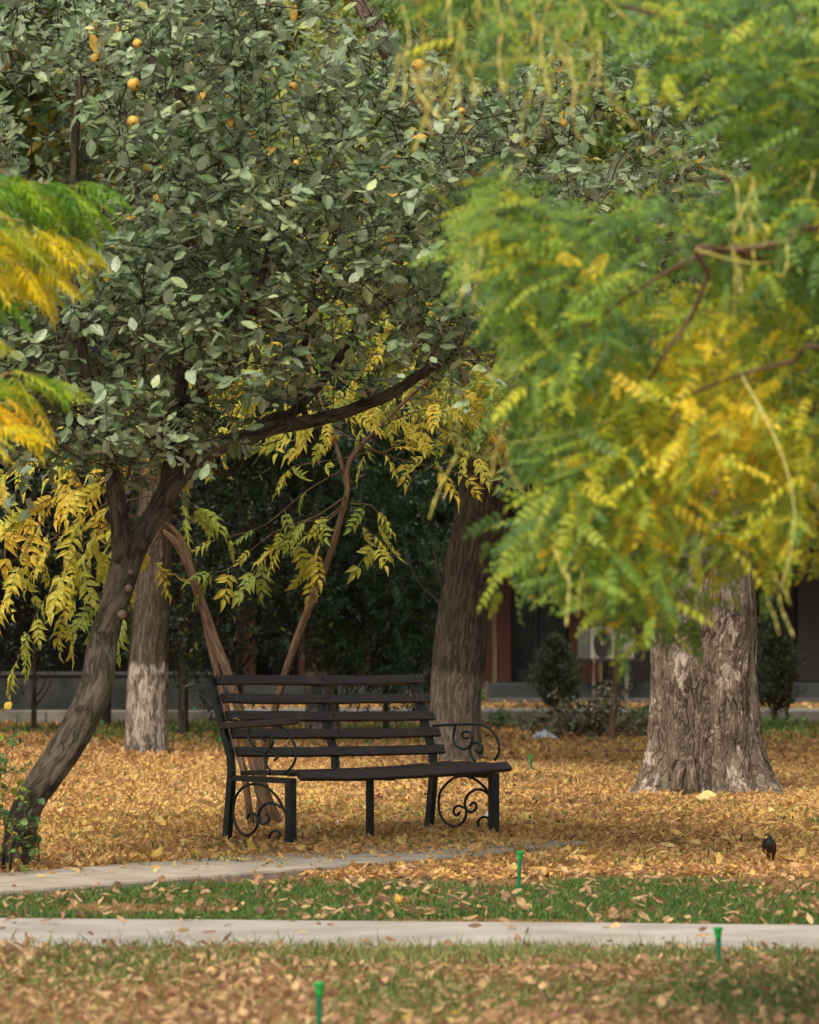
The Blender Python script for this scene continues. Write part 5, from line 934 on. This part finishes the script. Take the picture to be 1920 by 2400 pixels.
# ---------------------------------------------------------------- litter and grass
TLIT = [T_leaf(.45, .16, .25, .5), T_leaf(.36, .22, .5, .5), T_leaf(.6, .08, -.3, .55), T_leaf(.4, .3, .1, .6)]
TLOW = [T_small(.42, .18, .3), T_small(.5, .1, -.2)]
def slabs(x, y): return (x-LA[0])*LN[0]+(y-LA[1])*LN[1]
lf_lit = leafmat('fallen_leaf', [(0, (.12, .05, .02)), (.2, (.34, .15, .045)), (.5, (.60, .335, .105)), (.75, (.74, .46, .155)), (.9, (.74, .50, .09)), (.985, (.78, .62, .26)), (1, (.10, .18, .05))], under=(.62, .38, .17), rough=.6, spec=.25, trans=.25, vein=.3)
lf_lit2 = leafmat('dry_fallen_leaf', [(0, (.11, .045, .03)), (.35, (.32, .16, .08)), (.7, (.50, .31, .15)), (.93, (.60, .40, .19)), (1, (.66, .46, .06))], under=(.44, .27, .15), rough=.6, trans=.2, vein=.2)
def place(xy, zoff, tm, s0, s1, mb, tilt=.9, rr=None):
    n = len(xy); z = terr(xy[:, 0], xy[:, 1])+zoff; o = np.stack([xy[:, 0], xy[:, 1], z], -1); a = rng.uniform(0, 2*np.pi, n); x = np.stack([np.cos(a), np.sin(a), rng.normal(size=n)*tilt*.5], -1); Z = norm(np.array([0, 0, 1.])+rng.normal(size=(n, 3))*tilt)
    rr = np.clip(rng.beta(2.2, 1.7, n), 0, 1) if rr is None else rr; g = rng.integers(0, len(tm), n)
    for k in range(len(tm)):
        s = g == k; scatter(mb, tm[k], o[s], x[s], Z[s], rng.uniform(s0, s1, s.sum()), sw=rng.uniform(s0, s1, s.sum())*1.05, curl=rng.uniform(-1, 2.2, s.sum()), rnd=rr[s])
def field(y0, y1, dens, pad=1.06):
    A = 0; n = int((y1*y1-y0*y0)/2*.1778*pad*dens); y = np.sqrt(rng.uniform(y0*y0, y1*y1, n)); x = (rng.random(n)-.5)*.1778*pad*y+0*y; return np.stack([x, y], -1)
b = MB()
xy = field(22.6, 33.5, 2300, 1.12); s = slabs(xy[:, 0], xy[:, 1]); d = xy[:, 1]; edge = 24.9+.35*(fbm(np.stack([xy[:, 0]*1.5, d*0, d*0], -1), 2)-.5)*2
px = 960+xy[:, 0]/d*F
cover = np.where(s > 1.05, 1., np.where(s > 0, np.interp(px, [0, 300, 600, 900, 1150], [.003, .007, .035, .14, .5])*np.where(s > .72, 2.6, 1)+.0, np.where(d > edge, .55+.4*sm((d-edge)/1.2), .0)))
cover *= np.where((s <= 1.05) & (s > 0), .5+vn(np.stack([xy[:, 0]*4, d*4, d*0], -1)), 1)
xy = xy[(rng.random(len(xy)) < cover) & ~((np.abs(xy[:, 0]-mb0[0]) < .07) & (xy[:, 1] > mb0[1]-.5) & (xy[:, 1] < mb0[1]+.05))]; s = slabs(xy[:, 0], xy[:, 1]); n = len(xy)
zo = np.where((s > 0) & (s < 1.15), .018, .0)+rng.random(n)*.022*np.where((s > 0) & (s < 1.15), .4, 1)+.016*vn(np.stack([xy[:, 0]*3, xy[:, 1]*3, xy[:, 1]*0], -1))*np.where(s > 1.1, 1, .1)
cl = fbm(np.stack([xy[:, 0]*1.1, xy[:, 1]*.7, xy[:, 1]*0+2], -1), 3); rr_ = np.clip(rng.beta(2., 1.5, n)*.92+(cl-.5)*.9+.02, 0, 1); g_ = rng.random(n) < .996; rr_[~g_] = 1.
place(xy, zo, TLIT, .022, .066, b, rr=rr_)
sel = xy[rng.random(n) < .012]; place(sel, .03, TLIT, .075, .115, b, tilt=.5, rr=rng.uniform(.6, .99, len(sel)))
xy = field(33.5, 46, 1150); place(xy, rng.random(len(xy))*.03, TLOW, .04, .085, b, rr=np.clip(rng.beta(2, 1.6, len(xy))*.95+(fbm(np.stack([xy[:, 0]*.9, xy[:, 1]*.5, xy[:, 1]*0], -1), 3)-.5)*.7, 0, .99))
xy = field(46, 66, 300); xy = xy[rng.random(len(xy)) < 1-.65*sm((xy[:, 1]-50)/10)]; place(xy, rng.random(len(xy))*.02, TLOW, .08, .13, b, rr=np.clip(rng.beta(1.5, 2.4, len(xy))-.12*sm((xy[:, 1]-50)/8), 0, .97))  # far leaves picked from darker browns, imitating the shade at the back
xy = field(69, 82.3, 120); z_ = np.where(xy[:, 1] < 71, .2, 0); place(xy, z_, TLOW, .10, .16, b)
tag(b.build('leaf_litter', lf_lit, label='deep carpet of curled tan and yellow fallen leaves'), cat='fallen leaves', kind='stuff')
# sparser large leaves: on grass, path, foreground lawn
b = MB(); xy = field(13.2, 20.2, 400, 1.15); xy = xy[xy[:, 1] < 19.20-.086*xy[:, 0]]; f = fbm(np.stack([xy[:, 0]*1.4+4, xy[:, 1]*.5, xy[:, 1]*0], -1), 3); near = sm((xy[:, 1]-17.6)/1.2)
gr = np.exp(-((xy[:, 0]-.25)/.9)**2); xy = xy[rng.random(len(xy)) < np.where(xy[:, 1] > 18.3, .9-.75*gr, 1.)*(.3+1.2*f)]; place(xy, .01+.02*rng.random(len(xy)), TLIT, .026, .062, b, tilt=.8)
fe = lambda xy: xy[xy[:, 1] < 19.20-.086*xy[:, 0]]
xy = field(19.3, 21.3, 7); place(xy, .03, TLIT, .04, .08, b, tilt=.4)
xy = field(20.4, 25.2, 85); s = slabs(xy[:, 0], xy[:, 1]); xy = xy[(s < -.03) & (xy[:, 1] > 20.8-.132*xy[:, 0]) & (rng.random(len(xy)) < .25+.9*vn(np.stack([xy[:, 0]*3, xy[:, 1]*2, xy[:, 1]*0], -1)))]; place(xy, .02+.03*rng.random(len(xy)), TLIT, .025, .075, b, tilt=.8)
xy = field(22.9, 26.5, 12, 1.2); s = slabs(xy[:, 0], xy[:, 1]); xy = xy[(s > .02) & (s < 1.1)]; place(xy, .02, TLIT, .05, .09, b, tilt=.3)
tag(b.build('scattered_leaves', lf_lit2, label='larger pinkish brown leaves scattered over the lawn, the front path and the grass strip'), cat='fallen leaves', kind='stuff')
# a few big pale leaves at the old tree
for px, py, s0, a, lab in ((1640, 1880, .13, .4, 'big pale yellow leaf lying flat in front of the old tree'), (1800, 1828, .11, 2.6, 'big tan leaf resting on the right-hand root of the old tree'), (1560, 1862, .10, 5.4, 'long yellow leaf against the front of the old trunk'), (1665, 1888, .12, 2.9, 'second big pale leaf, overlapping its twin in front of the old tree')):
    c = G(px, py)+np.array([0, -.0, .05]); b = MB(); scatter(b, T_leaf(.75, .12, .1, .5), c[None], np.array([[math.cos(a), -.4*math.sin(a), .12]]), np.array([[0, -.6, .8]]), s0, rnd=np.array([.97])); o = b.build('fallen_leaf', lf_lit); tag(o, lab, 'leaf')
# grass
m_grass = leafmat('grass_blade', [(0, (.04, .105, .018)), (.45, (.11, .19, .035)), (.75, (.26, .28, .09)), (1, (.50, .40, .17))], rough=.5, trans=.3, vein=0)
GB = (np.array([[0, -.5, 0], [0, .5, 0], [.55, -.35, 0], [.55, .35, 0], [1, 0, -.35]]), np.array([[0, 1, 3], [0, 3, 2], [2, 3, 4]]), np.zeros(5))
def grass(xy, h0, h1, mb, rr, wd=.006):
    n = len(xy); o = np.stack([xy[:, 0], xy[:, 1], terr(xy[:, 0], xy[:, 1])-.004], -1); x = norm(np.array([0, 0, 1.])+rng.normal(size=(n, 3))*[.55, .55, .1]); scatter(mb, GB, o, x, rdir(n), rng.uniform(h0, h1, n), sw=wd*rng.uniform(.7, 1.5, n), rnd=rr)
b = MB(); xy = field(20.3, 25.2, 5200); s = slabs(xy[:, 0], xy[:, 1]); back = 21.75-.04*xy[:, 0]; f = fbm(np.stack([xy[:, 0]*2, xy[:, 1]*2, xy[:, 1]*0], -1), 3)
top = 24.6+.5*(fbm(np.stack([xy[:, 0]*2, xy[:, 1]*0, xy[:, 1]*0], -1), 2)-.5); k = (s < -.03) & (xy[:, 1] > 20.85-.132*xy[:, 0]) & (rng.random(len(xy)) < np.clip(3.2*f-.9-1.3*sm((xy[:, 1]-top+.7)/.9), 0.02, 1)); xy = xy[k]; grass(xy, .022, .062, b, np.clip(.30+rng.normal(size=len(xy))*.2+.35*(f[k]-.5), 0, 1))
xy = field(13.2, 20.2, 5200, 1.15); xy = xy[xy[:, 1] < 19.20-.086*xy[:, 0]]; f = fbm(np.stack([xy[:, 0]*1.6, xy[:, 1]*.55, xy[:, 1]*0+9], -1), 3); gr = np.exp(-((xy[:, 0]-.25)/.95)**2)*sm((xy[:, 1]-18.)/.6); k = rng.random(len(xy)) < np.clip((f-.40)*2.6, .08, 1)*.65+gr*.8; xy = xy[k]; grass(xy, .03, .075, b, np.clip(.62+rng.normal(size=len(xy))*.25-.9*(f[k]-.5), 0, 1))
xy = field(19.80, 19.98, 700); xy = xy[rng.random(len(xy)) < vn(np.stack([xy[:, 0]*5, xy[:, 1]*0, xy[:, 1]*0], -1))*.6]; xy[:, 1] += -.63-.086*xy[:, 0]; grass(xy, .05, .11, b, rng.uniform(.4, .9, len(xy)))
xy = field(44, 65.9, 140); f = fbm(np.stack([xy[:, 0]*.6, xy[:, 1]*.25, xy[:, 1]*0+3], -1), 3); k = rng.random(len(xy)) < np.clip((f-.44)*5, 0, 1)*sm((xy[:, 1]-50)/9); xy = xy[k]; grass(xy, .08, .18, b, rng.uniform(.1, .8, len(xy)), wd=.02)
xy = field(25.3, 44, 5); xy = xy[slabs(xy[:, 0], xy[:, 1]) < 30]; grass(np.repeat(xy, 12, 0)+rng.normal(size=(len(xy)*12, 2))*.05, .05, .1, b, rng.uniform(.1, .7, len(xy)*12), wd=.01)
tag(b.build('grass', m_grass, label='green and straw coloured grass on the lawns'), cat='grass', kind='stuff')
# weeds by the kerb
lf_weed = leafmat('weed_leaf', [(0, (.03, .09, .02)), (1, (.16, .27, .04))], rough=.5, trans=.3)
for k, (px, py, wd_, h, lab) in enumerate(((1170, 1712, 60, 36, 'low green weed patch right of the furrowed trunk'), (1128, 1668, 24, 50, 'dark green leafy weed between the trunk and the kerb'), (1820, 1718, 150, 30, 'low green weeds along the kerb at the far right'), (1505, 1705, 40, 40, 'green weed just left of the old trunk'), (180, 1752, 50, 14, 'small weed in the leaves by the whitewashed trunk'), (400, 1725, 110, 16, 'low weeds between the whitewashed trunk and the bench'), (1500, 1716, 60, 20, 'low weeds behind the bare shrub'))):
    c = G(px, py); D = c[1]; t = thing('weed_patch', c, lab, 'weeds', 'weeds among the leaves'); n = 60; tp = c+rng.normal(size=(n, 3))*[wd_/F*D*.3, .2, 0]+np.stack([0*np.ones(n), 0*np.ones(n), rng.random(n)*h/F*D*.9], -1); st = MB(); lb = MB(); 
    for q in tp: st.tube([[q[0]*.6+c[0]*.4, q[1], c[2]], q], .003, 3, cap=False)
    shoots(lb, None, tp, np.tile([0, 0, 1.], (n, 1)), 4, T_small(.55), .07, rnd=rng.random(n), length=.08, jitz=.7); st.build('stems', lf_weed, t); lb.build('leaves', lf_weed, t)
for o in bpy.data.objects:
    if '_o' in o.keys(): del o['_o']
